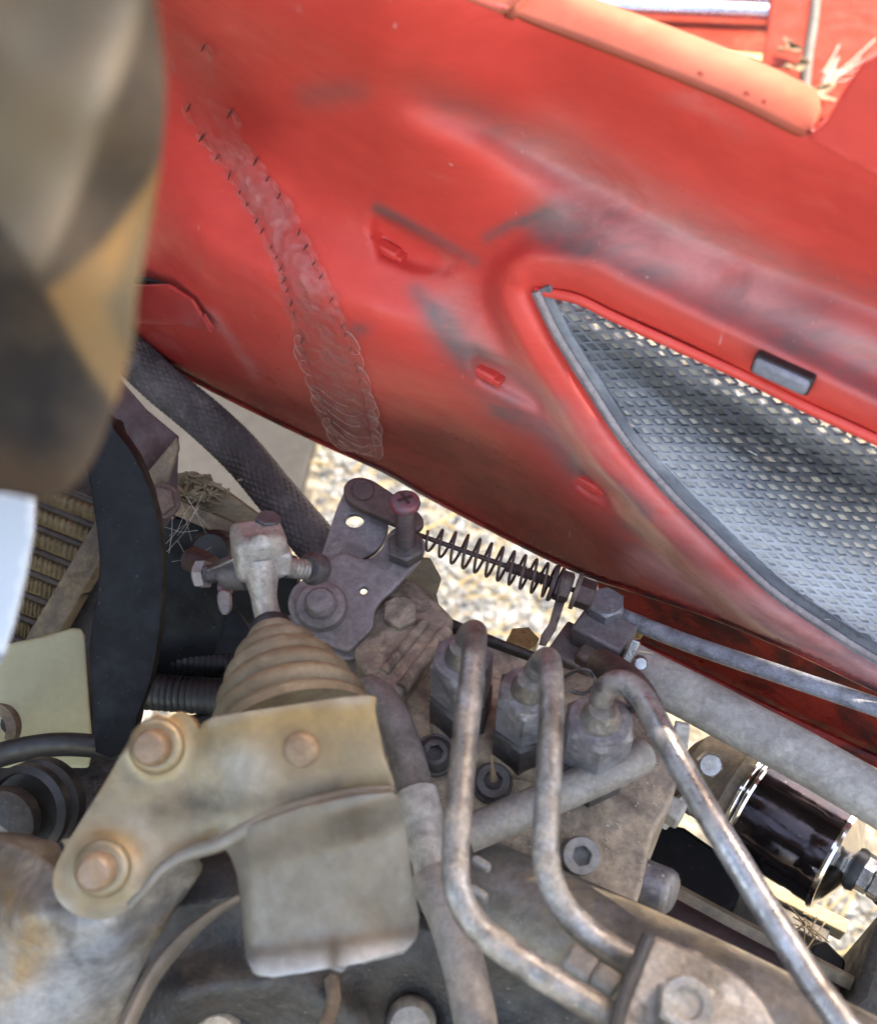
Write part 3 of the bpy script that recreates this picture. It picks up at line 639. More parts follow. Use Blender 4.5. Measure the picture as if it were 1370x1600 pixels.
tag(finish('dust_fibres', bm, 'web'), 'tiny fibres stuck on the mesh grille', 'fibre', kind='stuff')

# ------------------------------------------------------------------ shed snake skin hanging on the panel
ss = thing('shed_snake_skin', 'translucent shed snake skin stuck down the red panel', 'snake skin', PN(560, 720, CN))
LE = catmull([(258, 60), (300, 192), (345, 258), (378, 312), (408, 362), (432, 410), (446, 455), (462, 510), (480, 575), (505, 640), (535, 704)], 8)
RE = catmull([(300, 20), (375, 205), (413, 266), (450, 322), (482, 388), (508, 440), (530, 490), (552, 550), (568, 605), (580, 660), (590, 716)], 8)
def skin_d(u, v): return panel_d(u, v) * 1.0 - .0012
m_ = len(LE); bm = NB(); g_ = []; lay_s = bm.verts.layers.float_color.new('Col')
for i in range(m_):
    row = []
    for k in range(9):
        f_ = k / 8; u, v = LE[i] * (1 - f_) + RE[i] * f_; d = float(panel_d(np.array([u]), np.array([v]))[0]) - .0010 - .0022 * math.sin(math.pi * f_) - .0004 * math.sin(i * 1.3 + k)
        row.append(bm.verts.new(PD(u, v, d))); a_ = float(sst(i, 0, m_ * .2)) * (.45 + .55 * math.sin(math.pi * min(1, max(0, f_))) ** .5); row[-1][lay_s] = (a_, a_, a_, 1)
    g_.append(row)
for a_, b_ in zip(g_, g_[1:]):
    for k in range(8): bm.faces.new((a_[k], b_[k], b_[k + 1], a_[k + 1]))
finish('belly_film', bm, 'shed_belly', ss, smooth=180)
def on_panel(u, v, off): return PD(u, v, float(panel_d(np.array([u]), np.array([v]))[0]) - off)
i0 = 10
cnt = 0
idxs = []; q = 3.0
while q < m_ - 2: idxs.append(int(q)); q += 4.4 - 2.6 * q / m_
for i in idxs:
    for side in (0, 1):
        e_ = LE if side == 0 else RE; o_ = RE if side == 0 else LE
        c_ = e_[i]; tn = e_[min(i + 1, m_ - 1)] - e_[i - 1]; tn = tn / np.hypot(*tn); ac = c_ - o_[i]; ac = ac / np.hypot(*ac)
        grow = .35 + .65 * i / m_; jr = random.uniform(.7, 1.2); ln_ = (15 + 3 * grow) * jr; wd = 17 * (.45 + .6 * grow) * random.uniform(.7, 1.15)
        bm = NB(); ctr = c_ + ac * (wd * .18 - 5); arc = []
        for k in range(11):
            th = -1.75 + 3.5 * k / 10; q_ = ctr + ac * (wd * math.cos(th)) + tn * (ln_ * math.sin(th)); arc.append(on_panel(q_[0], q_[1], .0012 + .0012 * math.cos(th)))
        cc = bm.verts.new(on_panel(*ctr, .0032)); av = [bm.verts.new(p) for p in arc]
        for a_, b_ in zip(av, av[1:]): bm.faces.new((cc, a_, b_))
        sc_ = finish('scale', bm, 'shed_film', ss, smooth=180)
        if i > m_ * (.74 if side == 0 else .62) and random.random() < .85:
            bm = NB(); tube(bm, arc[random.randint(0, 2):11 - random.randint(0, 2)], .00016, 5); finish('scale_edge', bm, 'shed_rim', sc_)
        if random.random() < .8 and i < m_ * .93:
            bm = NB(); s0_ = c_ - tn * (ln_ * .55) - ac * 4
            sz_ = (.95 - .7 * i / m_) * random.uniform(.6, 1.15)
            jx, jy = random.uniform(2, 6), random.uniform(6, 10)
            tube(bm, [on_panel(*(s0_ + np.array((-jx, jy)) * sz_), .0026), on_panel(*(s0_), .0032), on_panel(*(s0_ + np.array((jx, -jy)) * sz_), .0026)], [.00015, .0004 * sz_, .0001], 5); finish('scale_notch', bm, 'tick_dark', sc_)
    if i > m_ * .8:            # broad belly plates, their free edge a bow across the strip
        bm = NB(); pts = []
        for k in range(13):
            f_ = .04 + random.Random(i).uniform(.5, .92) * k / 12; q_ = LE[i] * (1 - f_) + RE[i] * f_; q_ = q_ + (LE[min(i + 3, m_ - 1)] - LE[i]) * math.sin(math.pi * f_) * .9
            pts.append(on_panel(q_[0], q_[1], .0018 + .0022 * math.sin(math.pi * f_)))
        tube(bm, pts, .00012, 5); finish('belly_plate_edge', bm, 'shed_rim', ss)

# ================================================================== RED RAIL, CONTROL ROD, DUSTY HOSE
rd = d_n(.222)
rl = thing('chassis_rail', 'greasy red rail below the panel, paint worn through to black', 'rail', P(1200, 1080, .36))
finish('web', sheet([(930, 900), (1010, 915), (1110, 945), (1260, 1005), (1400, 1070), (1520, 1130), (1900, 1330), (1900, 1450), (1520, 1262), (1370, 1190), (1200, 1110), (1080, 1050), (1000, 1018), (950, 990)], rd, 12), 'red_greasy', rl, thick=.004, bevel=.001)
bm = NB(); tube(bm, path([(945, 985, .219), (1080, 1050, .219), (1200, 1110, .219), (1370, 1190, .219), (1520, 1262, .219), (1900, 1450, .219)], 4, PN), .0022, 8); finish('rolled_edge', bm, 'red_greasy', rl)
tag(finish('control_rod', (lambda b_: (tube(b_, resamp(path([(962, 960, .200), (1030, 988, .2), (1100, 1014, .2), (1240, 1061, .2), (1370, 1105, .2), (1500, 1150, .2), (1820, 1262, .2)], 8, PN), .002), .0028, 14), b_)[1])(NB()), 'rod_grey'),
    'thin grey pitted rod running along the red rail', 'rod')
dh = thing('dusty_fuel_hose', 'thick dust-coated grey hose running to lower right below the rail', 'hose', P(1190, 1150, .31))
def lump(th, s): return 1 + .012 * math.sin(s * 160 + th) + .01 * math.sin(s * 75 + 2 * th)
bm = NB(); tube(bm, resamp(path([(985, 1040, .285), (1040, 1070, .282), (1100, 1100, .281), (1190, 1148, .280), (1290, 1203, .278), (1390, 1260, .275), (1500, 1322, .272), (1820, 1500, .262)], 8), .003), .0072, 24, rf=lump)
finish('hose_wall', bm, 'hose_dust', dh)
for (a_, b_, r_) in (((976, 1036), (994, 1000), 5.5),):
    bm = NB(); q0, q1 = P(*a_, .268), P(*b_, .262); ax = (q1 - q0).normalized(); sd_ = ax.cross(TOCAM).normalized()
    boxm(bm, (q0 + q1) / 2, (ax, sd_, ax.cross(sd_)), ((q1 - q0).length, .0028, .0012)); finish('spring_clip', bm, 'steel_bright', dh, bevel=.0005)
screw(dh, 'clip_screw', P(998, 1035, .272), TOCAM, .0022, .003, 'dome', 'steel_bright')

# ================================================================== FUEL FILTER CANISTER
ff = thing('fuel_filter', 'polished metal fuel filter canister under the dusty hose', 'fuel filter', PD(1230, 1330, .335))
c0_ = PD(1164, 1252, .335); axf = (L * 1.0 + Z * .12 - N * .12).normalized(); rF = .0160
bm = NB(); lathe(bm, c0_, axf, [(rF * .92, 0), (rF * .99, .0005), (rF, .002), (rF, .020), (rF * .985, .0215), (rF * .985, .0235), (rF, .0245), (rF * 1.0, .029), (rF * .5, .030)], 48); finish('canister', bm, 'chrome_dark', ff)
for k in range(2):
    bm = NB(); lathe(bm, c0_ + axf * (-.0008 + .0022 * k), axf, [(rF * 1.0, 0), (rF * 1.035, .0004), (rF * 1.04, .0012), (rF * 1.0, .0018)], 48, cap=False); finish('rolled_seam', bm, 'chrome', ff)
bm = NB(); lathe(bm, c0_ + axf * .0285, axf, [(rF * .9, 0), (rF * 1.04, .0002), (rF * 1.055, .001), (rF * 1.02, .0018), (rF * .95, .002), (rF * .80, .0035), (rF * .45, .006), (rF * .42, .0062)], 48); finish('end_cap', bm, 'chrome', ff)
pe = c0_ + axf * .0345
bm = NB(); lathe(bm, pe, axf, [(.0062, 0), (.0066, .001), (.0062, .0028), (.003, .003)], 24); finish('seal_ring', bm, 'rubber_black', ff)
for k in range(2): screw(ff, 'terminal_nut', pe + axf * (.003 + .0036 * k), axf, .0046, .0034, 'hex', 'steel_bright')
bm = NB(); b0 = pe + axf * .0095; tube(bm, [b0, b0 + axf * .004, b0 + axf * .012, b0 + axf * .03 - Z * .004], [.0045, .0058, .0062, .006], 20); finish('rubber_cap', bm, 'rubber_black', ff)
bm = NB(); lathe(bm, c0_, -axf, [(rF * .95, 0), (rF * .98, .004), (rF * .8, .008), (rF * .78, .018), (rF * .5, .021)], 32); finish('filter_head', bm, 'dusty_brown', ff)
screw(ff, 'head_bolt', PD(1106, 1192, .315), TOCAM, .0032, .003, 'hex', 'steel_bright')
bm = NB(); tube(bm, [PD(1060, 1240, .335), PD(1085, 1262, .335)], .0035, 18, rf=lambda th, s: 1 + .12 * math.sin(s * 6500)); finish('inlet_thread', bm, 'steel_dusty', ff)
def corr(name, pts, r, pitch, mat, label, amp=.10):
    bm = NB(); q = resamp(pts, pitch / 6.0)
    tube(bm, q, r, 22, rf=lambda th, s: 1 + amp * (abs(math.sin(math.pi * s / pitch)) ** .6 - .6)); return tag(finish(name, bm, mat, smooth=60), label, 'conduit', 'black corrugated conduits')
corr('corrugated_conduit', path([(1290, 1318, .335), (1330, 1345, .333), (1380, 1385, .330), (1450, 1450, .325)], 8), .0056, .0030, 'rubber_black', 'black corrugated conduit below the polished filter canister')
corr('corrugated_conduit', path([(205, 1026, .352), (260, 1030, .350), (320, 1034, .349), (400, 1038, .348)], 8), .0052, .0022, 'rubber_black', 'upper black corrugated conduit left of the tan boot')
corr('corrugated_conduit', path([(190, 1078, .345), (250, 1082, .343), (300, 1086, .342), (380, 1090, .340)], 8), .0064, .0024, 'rubber_black', 'lower, thicker black corrugated conduit left of the tan boot')

# ================================================================== ENGINE MASS (dark things behind and below)
eb = thing('engine_block', 'dark oily engine block seen between the parts on top', 'engine block', CAM - Z * .95)
finish('block', slab([(-150, 1175), (60, 1150), (170, 1165), (235, 1165), (260, 1120), (330, 1105), (420, 1010), (600, 965), (700, 990), (830, 1040), (900, 1065), (1040, 1130), (1062, 1190), (1050, 1300), (1120, 1345), (1180, 1400), (1215, 1440), (1330, 1540), (1500, 1700), (-150, 1700)], .345, .20), 'cast_dark', eb, bevel=.003)
bm = NB(); boxm(bm, CAM + N * -.17 + L * -.05 - Z * .76, (L, N, Z), (1.3, .56, .40)); finish('shade_sump', bm, 'cast_dark', eb, bevel=.02)  # added unseen dark box, keeps sun off the ground under the engine
# dark bracket and rusty channel right of the pump
tag(finish('dark_bracket', slab([(1000, 1275), (1070, 1290), (1170, 1360), (1150, 1420), (1100, 1440), (1005, 1370)], .322, .03), 'plastic_black', bevel=.002), 'black bracket in shadow right of the pump', 'bracket')
ch = thing('rusty_channel', 'rusty brown channel iron lying along the dark gap at lower right', 'channel', P(1150, 1470, .33))
bm = slab([(1030, 1375), (1070, 1385), (1250, 1490), (1325, 1535), (1290, 1580), (1180, 1530), (1050, 1460)], .318, .006); finish('floor_plate', bm, 'maroon_dark', ch, bevel=.001)
bm = NB(); tube(bm, path([(1050, 1388, .312), (1150, 1442, .312), (1330, 1536, .312)], 4), .0022, 4); finish('upper_lip', bm, 'dusty_brown', ch)
bm = NB(); tube(bm, path([(1060, 1452, .312), (1180, 1518, .312), (1300, 1580, .312)], 4), .002, 4); finish('lower_lip', bm, 'dusty_brown', ch)
fr = thing('floor_rail', 'dusty tan rail crossing below the filter canister', 'rail', P(1230, 1390, .40))
ex = (P(1290, 1440, .40) - P(1180, 1385, .40)).normalized(); c_ = P(1235, 1412, .40); bm = NB(); boxm(bm, c_, (ex, ex.cross(Z), Z), (.040, .0055, .008)); finish('bar', bm, 'plank_dust', fr, bevel=.0007)
bm = NB(); boxm(bm, P(1200, 1425, .405), (ex, ex.cross(Z), Z), (.042, .009, .014)); finish('dark_web', bm, 'cast_dark', fr, bevel=.0007)
for k in range(2):
    bm = NB(); boxm(bm, P(1222 + 20 * k, 1378 + 8 * k, .42), (ex.cross(Z), ex, Z), (.018, .0025, .010)); finish('cross_rib', bm, 'steel_dusty', fr, bevel=.0005)
tag(finish('black_block', slab([(1268, 1475), (1290, 1468), (1322, 1500), (1318, 1522), (1290, 1530), (1262, 1505)], .325, .012), 'rubber_black', bevel=.001), 'small black block beside the pale gravel at lower right', 'block')
tag(finish('grey_housing', slab([(1338, 1545), (1372, 1440), (1392, 1400), (1520, 1420), (1520, 1700), (1310, 1700), (1300, 1580)], .305, .05), 'cast_dark', bevel=.003), 'dark grey housing at the lower right corner of the gap', 'housing')
bm = NB()
for k in range(13):
    p = P(1262 + random.gauss(0, 14), 1445 + random.gauss(0, 10), .39 - .01 * random.random()); d = Vector((random.gauss(0, 1), random.gauss(0, 1), random.gauss(0, .6))).normalized() * random.uniform(.002, .008)
    tube(bm, [p - d, p + Vector((0, 0, .001)), p + d], .0003, 4)
tag(finish('dry_grass_tuft', bm, 'leaf_dry'), 'small dry grass tuft on the tan rail at lower right', 'grass', kind='stuff')

# ================================================================== INJECTION PUMP
pm = thing('injection_pump', 'dusty cast fuel injection pump with three hex delivery holders', 'pump', P(830, 1200, .36))
HT = .275
finish('body', slab([(585, 1000), (640, 955), (700, 968), (760, 994), (835, 1022), (900, 1048), (985, 1080), (1050, 1145), (1066, 1180), (1048, 1255), (1022, 1300), (1000, 1395), (985, 1412), (940, 1398), (870, 1372), (780, 1340), (700, 1330), (640, 1290), (600, 1180), (575, 1080)], HT, .07, 4), 'cast_dusty', pm, bevel=.0025, seg=3)
finish('governor_cover', slab([(552, 1010), (590, 945), (618, 912), (645, 905), (700, 955), (706, 972), (688, 1000), (640, 1062), (618, 1090), (580, 1062)], .266, .02, 3), 'cast_dusty', pm, bevel=.002, seg=3)
for (a_, b_, r_) in (((600, 1050), (664, 972), 9), ((628, 1075), (698, 985), 11)):
    bm = NB(); tube(bm, [P(*a_, .266), P(*b_, .266)], r_ * .00018, 12); finish('cast_rib', bm, 'cast_dusty', pm)
finish('rear_lip', slab([(700, 962), (722, 972), (790, 1000), (838, 1018), (836, 1028), (770, 1004), (700, 978)], .272, .012), 'cast_dark', pm, bevel=.0008)
screw(pm, 'cover_bolt', P(626, 962, .266), Z + TOCAM * .4, .0046, .004, 'hex', 'cast_dusty', hexr=.5)
finish('holder_step', slab([(672, 1120), (700, 1060), (760, 1050), (860, 1090), (960, 1120), (1000, 1160), (985, 1215), (930, 1240), (840, 1215), (740, 1190), (690, 1165)], .271, .02, 4), 'cast_dusty', pm, bevel=.002, seg=3)
NUTS = [(722, 1028), (826, 1078), (938, 1124)]
for k, (u, v) in enumerate(NUTS):
    t0 = P(u, v, .2425); rn = (.0074, .0074, .0080)[k]
    bm = NB(); lathe(bm, t0 - Z * .030, Z, [(rn * 1.04, 0, 1), (rn * 1.04, .0125, 1), (rn * .97, .0135), (rn * .8, .0137)], 48, hexr=.25 + .1 * k); lo = finish('delivery_holder', bm, 'nut_dark', pm, smooth=32)
    lo['label'] = ('delivery valve holder nearest the lever', 'middle delivery valve holder', 'paint-specked delivery valve holder at the right')[k]
    bm = NB(); lathe(bm, t0 - Z * .016, Z, [(rn * .8, -.001), (rn * .9, 0), (rn, .001, 1), (rn, .0148, 1), (rn * .96, .016), (rn * .62, .0162), (rn * .5, .0165)], 48, hexr=.25 + .1 * k); finish('union_nut', bm, 'nut_steel', lo, smooth=32)
    bm = NB(); lathe(bm, t0 - Z * .001, Z, [(rn * .66, 0), (rn * .62, .0025), (rn * .48, .0055), (rn * .44, .0065), (rn * .3, .0068)], 28); finish('pipe_collar', bm, 'steel_dusty', lo)
screw(pm, 'torx_screw', P(680, 1180, .271), Z * .7 + TOCAM * .6, .0050, .0050, 'button', 'nut_dark', washer=.0058)
screw(pm, 'socket_screw', P(769, 1224, .271), Z * .7 + TOCAM * .6, .0047, .0055, 'socket', 'nut_dark', washer=.0055)
screw(pm, 'socket_screw', P(903, 1338, .275), Z * .6 + TOCAM * .7, .0049, .0075, 'socket', 'hose_grey')
bm = NB(); pa, pb = P(988, 1372, .284), P(1052, 1398, .281); ax = (pb - pa).normalized(); ln_ = (pb - pa).length
lathe(bm, pa, ax, [(.0052, 0), (.0060, .0005), (.0060, ln_ * .8), (.0055, ln_ * .93), (.0044, ln_ * 1.0), (.001, ln_ * 1.01)], 32); finish('end_plug', bm, 'nut_steel', pm)
bm = NB()
for k in range(120):
    u, v = random.uniform(640, 1040), random.uniform(1090, 1380); p = P(u, v, HT - .0003); s = random.uniform(.0002, .00042); boxm(bm, p, (L, N, Z), (s * 1.6, s, s))
tag(finish('dust_crumbs', bm, 'web'), 'pale crumbs of dirt lying on the pump casting', 'dirt', kind='stuff')
sw = NB(); tube(sw, [P(771, 1218, .262), P(769, 1200, .258), P(767, 1178, .254)], [.0012, .0005, .0004], 6)
tag(finish('straw_splinter', sw, 'leaf_dry'), 'tiny straw splinter standing in the dark socket screw', 'straw')
bk = thing('pump_strap', 'pale flat steel strap hanging off the right end of the pump', 'strap', P(1040, 1300, .30))
finish('strap', sheet([(1056, 1130), (1078, 1135), (1075, 1170), (1058, 1215), (1050, 1245), (1063, 1262), (1058, 1280), (1040, 1298), (1022, 1290), (1030, 1250), (1045, 1190)], lambda u, v: .302 + .00008 * (v - 1200), 9), 'hose_dust', bk, thick=.0018, bevel=.0004)
bm = NB(); boxm(bm, PD(1050, 1268, .304), (L, N, Z), (.006, .006, .007)); finish('lug', bm, 'hose_dust', bk, bevel=.001)

# block with bolt behind the third holder
gb = thing('governor_block', 'dark square block with a bolt at the end of the spring', 'block', P(935, 1010, .30))
for (u, v, h, sx, m_, nm) in ((945, 978, .280, (.017, .012, .012), 'lever_steel', 'upper_block'), (905, 1010, .289, (.016, .014, .018), 'lever_steel', 'lower_block'), (960, 1030, .285, (.022, .011, .014), 'rust_light', 'base_arm')):
    bm = NB(); boxm(bm, P(u, v, h) - Z * (sx[2] / 2), (L, N, Z), sx); finish(nm, bm, m_, gb, bevel=.0010)
screw(gb, 'hex_bolt', P(944, 955, .281), Z, .0052, .0055, 'hex', 'nut_steel', hexr=.4)
bm = NB(); lathe(bm, P(966, 968, .297), L, [(.0035, 0), (.0038, .001), (.0034, .007), (.0026, .009)], 20); finish('brass_ferrule', bm, 'brass_dust', gb)
bm = NB(); tube(bm, path([(972, 985, .289), (968, 995, .288), (962, 1003, .288)], 4), .0016, 10); finish('brass_tail', bm, 'brass_dust', gb)

# nut loose-looking brass below the strap
screw(thing('brass_nut', 'yellowish nut on the far edge of the pump below the gravel gap', 'nut', P(815, 1012, .30)), 'nut', P(815, 1012, .292), Z, .0045, .005, 'hex', 'brass_dust', hexr=.1)

# ------------------------------------------------------------------ governor lever
PLN = (Z + TOCAM * .55).normalized(); pp0 = PD(503, 952, .318)
lv = thing('governor_lever', 'grey steel governor lever plate on a large pivot bolt', 'lever', pp0 - Z * .01)
dl = d_pl(pp0, PLN); ell = lambda u, v, a_, b_: [(u + a_ * math.cos(k * math.pi / 6), v + b_ * math.sin(k * math.pi / 6)) for k in range(12)]
finish('rear_arm', sheet([(524, 800), (537, 770), (545, 756), (575, 757), (600, 790), (606, 828), (590, 858), (560, 878), (530, 905), (495, 925), (490, 905), (508, 850)], lambda u, v: dl(u, v) + .004, 8, [ell(554, 813, 15, 11)], smooth=4), 'lever_steel', lv, thick=.0024, bevel=.0005)
finish('front_plate', sheet([(450, 948), (456, 920), (478, 902), (500, 892), (517, 872), (536, 862), (556, 869), (575, 872), (596, 856), (607, 832), (625, 822), (650, 830), (664, 850), (656, 874), (620, 916), (596, 938), (586, 955), (582, 980), (560, 1004), (540, 1016), (505, 1002), (468, 980)], dl, 8, [ell(568, 922, 6, 6)], smooth=4), 'lever_steel', lv, thick=.0026, bevel=.0006)
finish('stop_plate', sheet([(452, 960), (480, 975), (540, 1000), (575, 985), (598, 950), (612, 930), (618, 950), (600, 990), (570, 1022), (535, 1030), (480, 1010), (445, 985)], lambda u, v: dl(u, v) + .0045, 8, smooth=4), 'lever_steel', lv, thick=.003, bevel=.0006)
lk = sheet([(537, 770), (540, 754), (556, 745), (578, 748), (605, 764), (650, 796), (662, 815), (650, 828), (625, 822), (590, 806), (548, 786)], lambda u, v: dl(u, v) - .004, 8, smooth=4)
finish('link', lk, 'rust_brown', lv, thick=.0035, bevel=.0007)
bm = NB(); lathe(bm, PD(567, 766, float(dl(567, 766)) - .0045), PLN, [(.0034, -.001), (.0034, .0004), (.0030, .0009), (.0008, .0009)], 28); finish('link_pin', bm, 'rust_brown', lv)
pv = PD(503, 950, float(dl(503, 950)))
bm = NB(); lathe(bm, pv, PLN, [(.0073, -.001), (.0075, .0015), (.0070, .0026), (.0055, .0032), (.0050, .0032)], 40); finish('pivot_washer', bm, 'lever_steel', lv)
bm = NB(); lathe(bm, pv + PLN * .003, PLN, [(.0047, 0), (.0047, .0012), (.0040, .0022), (.0038, .0030), (.0036, .0032), (.001, .0032)], 36); finish('pivot_bolt', bm, 'lever_steel', lv)
# idle stop screw
isx = thing('idle_screw', 'upright adjusting screw with worn red cross head on the lever', 'screw', PD(636, 862, float(dl(636, 862))))
nb_ = PD(634, 862, float(dl(634, 862))); axs = (PD(633, 786, depth(nb_) - .0150) - nb_).normalized()
screw(isx, 'lock_nut', nb_, (axs + PLN).normalized(), .0050, .0042, 'hex', 'nut_dark', hexr=.6)
bm = NB(); tube(bm, resamp([nb_ + axs * .002, nb_ + axs * .019], .00018), .0029, 18, rf=lambda th, s: 1 + .055 * math.sin(2 * math.pi * s / .0009 + th)); finish('threaded_shank', bm, 'rust_brown', isx)
hp = nb_ + axs * .0195
bm = NB(); lathe(bm, hp, axs, [(.0030, 0), (.0042, .0004), (.0044, .0012), (.0042, .0022), (.0036, .0028), (.0020, .0031), (.0002, .0031)], 32); hdx = finish('pan_head', bm, 'red_head', isx)
for k in range(2):
    x_, y_, _ = frame(axs, Vector((1, .5, 0))); a_ = x_ if k == 0 else y_; bm = NB(); boxm(bm, hp + axs * .0029, (a_, axs.cross(a_), axs), (.0046, .0011, .0007)); finish('cross_slot', bm, 'tick_dark', hdx)
# return spring
rsx = thing('governor_spring', 'rusty coil spring on a thin rod over the gravel', 'spring', P(780, 890, .285))
s0, s1 = PD(652, 835, .335), PD(885, 918, .330); ax = (s1 - s0).normalized(); x_, y_, _ = frame(ax); ln_ = (s1 - s0).length
bm = NB(); tube(bm, [s0 - ax * .004, s1 + ax * .006], .0008, 10); finish('rod', bm, 'rust_brown', rsx)
bm = NB(); pts = []; NT = 12.5
for k in range(int(NT * 28) + 1):
    f_ = k / (NT * 28); th = 2 * math.pi * f_ * NT; g_ = f_ ** .93 if f_ < .82 else .82 ** .93 + (f_ - .82) * .62
    rr = .0036 + .0014 * sst(f_, .0, .25)
    pts.append(s0 + ax * (.003 + g_ * ln_ * .97) + x_ * (rr * math.cos(th)) + y_ * (rr * math.sin(th)))
tube(bm, pts, .00047, 8); finish('coil', bm, 'rust_brown', rsx)
bm = NB(); tube(bm, resamp([s0 + ax * ln_ * .60, s1], .00018), .0017, 14, rf=lambda th, s: 1 + .14 * math.sin(2 * math.pi * s / .0009 + th)); finish('threaded_end', bm, 'rust_brown', rsx)
for (f_, r_, h_, nm, m_) in ((.90, .0057, .0012, 'spring_washer', 'rust_brown'), (1.05, .0057, .0012, 'spring_washer', 'rust_light')):
    bm = NB(); lathe(bm, s0 + ax * ln_ * f_, ax, [(.0015, 0), (r_, 0), (r_ * 1.02, h_ * .5), (r_, h_), (.0015, h_)], 28); finish(nm, bm, m_, rsx)
screw(rsx, 'lock_nut', s0 + ax * ln_ * .935, ax, .0042, .0045, 'hex', 'rust_light'); screw(rsx, 'lock_nut', s0 + ax * ln_ * 1.075, ax, .0041, .0048, 'hex', 'rust_brown')
finish('flat_tang', sheet([(868, 938), (882, 942), (868, 985), (852, 1010), (842, 1008), (846, 992), (858, 975)], lambda u, v: .333 + 0 * u, 8), 'rust_light', rsx, thick=.0012, bevel=.0003)
tag(finish('tan_tab', sheet([(600, 905), (640, 870), (672, 872), (690, 905), (682, 930), (688, 955), (660, 945), (630, 925)], lambda u, v: .352 + 0 * u, 9), 'plank_dust', thick=.003, bevel=.0006), 'dusty tan tab sticking out behind the lever over the gravel', 'tab')

# ------------------------------------------------------------------ pipes and hoses on the pump
def pipe(name, pts, rpx, mat, label, cat='pipe', group=None, fn=P, seg=20, sub=10, wob=.0):
    q = resamp(path(pts, sub, fn), .0015); bm = NB()
    tube(bm, q, [rpx * px(p) for p in q] if wob == 0 else rpx * px(q[len(q) // 2]), seg, rf=lump if wob else None)
    return tag(finish(name, bm, mat, smooth=60), label, cat, group)
def cpipe(pts, r, step=.0012): return resamp(path(pts, 10), step), r
RP = .0030
ip = thing('injection_pipe', 'dusty steel injection pipe from the holder nearest the lever', 'pipe', P(720, 1030, .25), 'steel injection pipes on the pump')
bm = NB(); tube(bm, resamp(path([(722, 1032, .250), (726, 1006, .240), (734, 990, .232), (742, 988, .2265), (741, 1010, .222), (738, 1050, .221), (730, 1120, .221), (722, 1200, .222), (714, 1290, .223), (711, 1350, .224), (715, 1390, .225), (733, 1432, .227), (770, 1470, .229), (830, 1512, .230), (900, 1556, .231), (960, 1592, .232), (1040, 1640, .233)], 10), .0012), RP, 22); finish('tube', bm, 'steel_dusty', ip)
ip = thing('injection_pipe', 'dusty steel injection pipe from the middle holder, bent at its foot', 'pipe', P(830, 1080, .25), 'steel injection pipes on the pump')
bm = NB(); tube(bm, resamp(path([(826, 1080, .250), (832, 1056, .240), (845, 1036, .231), (856, 1030, .2265), (860, 1052, .223), (861, 1100, .222), (859, 1170, .222), (855, 1250, .224), (852, 1320, .226), (858, 1370, .228), (876, 1412, .231), (910, 1450, .234), (950, 1480, .236), (985, 1500, .238), (1015, 1520, .240)], 10), .0012), RP * .98, 22); finish('tube', bm, 'steel_dusty', ip)
ip = thing('injection_pipe', 'bright steel injection pipe sweeping to the lower right corner', 'pipe', P(940, 1110, .25), 'steel injection pipes on the pump')
bm = NB(); tube(bm, resamp(path([(938, 1126, .250), (938, 1104, .240), (944, 1080, .233), (962, 1066, .229), (985, 1072, .227), (1010, 1100, .226), (1045, 1165, .226), (1100, 1262, .227), (1160, 1360, .228), (1215, 1450, .229), (1262, 1525, .230), (1310, 1592, .230), (1350, 1650, .230), (1430, 1770, .231), (1560, 1960, .234)], 10), .0012), RP, 22); finish('tube', bm, 'steel_bright', ip)
pipe('rubber_elbow', [(940, 1038, .262), (956, 1046, .252), (980, 1062, .245), (1000, 1085, .241), (1012, 1110, .241)], 24, 'rust_brown', 'short dark rubber elbow over the right-hand holder', 'hose')
bm = NB(); tube(bm, resamp(path([(880, 1058, .262), (905, 1046, .258), (925, 1050, .258), (930, 1068, .259), (912, 1084, .262), (890, 1078, .262)], 8), .0012), .0006, 8)
tag(finish('wire_clip', bm, 'steel_dusty'), 'bent wire hose clip between the middle and right holders', 'clip')
pipe('return_hose', [(728, 1304, .262), (790, 1278, .261), (860, 1247, .260), (930, 1215, .259), (975, 1194, .259), (1000, 1182, .262)], 29, 'hose_grey', 'pale grey rubber hose crossing behind the injection pipes', 'hose', wob=1)
hz = thing('elbow_hose', 'grey rubber hose curving down beside the gold bracket', 'hose', P(640, 1250, .28))
q = resamp(path([(575, 1075, .270), (600, 1098, .268), (622, 1140, .266), (640, 1195, .265), (652, 1250, .264)], 10), .0015); bm = NB(); tube(bm, q, .0047, 22); finish('hose_wall', bm, 'hose_grey', hz)
q = resamp(path([(650, 1240, .264), (662, 1290, .264), (672, 1335, .264), (683, 1390, .266)], 10), .0012); bm = NB(); tube(bm, q, [.0056 if i < len(q) * .3 else .0053 if i < len(q) * .62 else .0049 for i in range(len(q))], 22); finish('fitting_sleeve', bm, 'hose_dust', hz, smooth=30)
pipe('grey_tube', [(672, 1370, .256), (700, 1430, .254), (722, 1500, .252), (738, 1570, .250), (752, 1650, .249), (800, 1880, .252)], 34, 'hose_grey', 'pale grey tube standing behind the foot of the left injection pipe', 'tube')
mf = thing('intake_manifold', 'broad grey intake manifold tube running to the lower right', 'manifold', P(1000, 1520, .29))
q = resamp(path([(700, 1376, .282), (790, 1414, .277), (900, 1464, .272), (1010, 1515, .268), (1130, 1575, .264), (1260, 1645, .260), (1400, 1720, .256)], 8), .003); bm = NB(); tube(bm, q, .0135, 40, rf=lambda th, s: 1 + .015 * math.sin(3 * th + s * 40)); finish('runner', bm, 'alloy_dirty', mf)
finish('flange', slab([(1015, 1462), (1060, 1472), (1110, 1492), (1165, 1530), (1210, 1590), (1220, 1700), (945, 1700), (962, 1592), (990, 1520)], .2265, .034, 3), 'steel_dusty', mf, bevel=.002, seg=3)
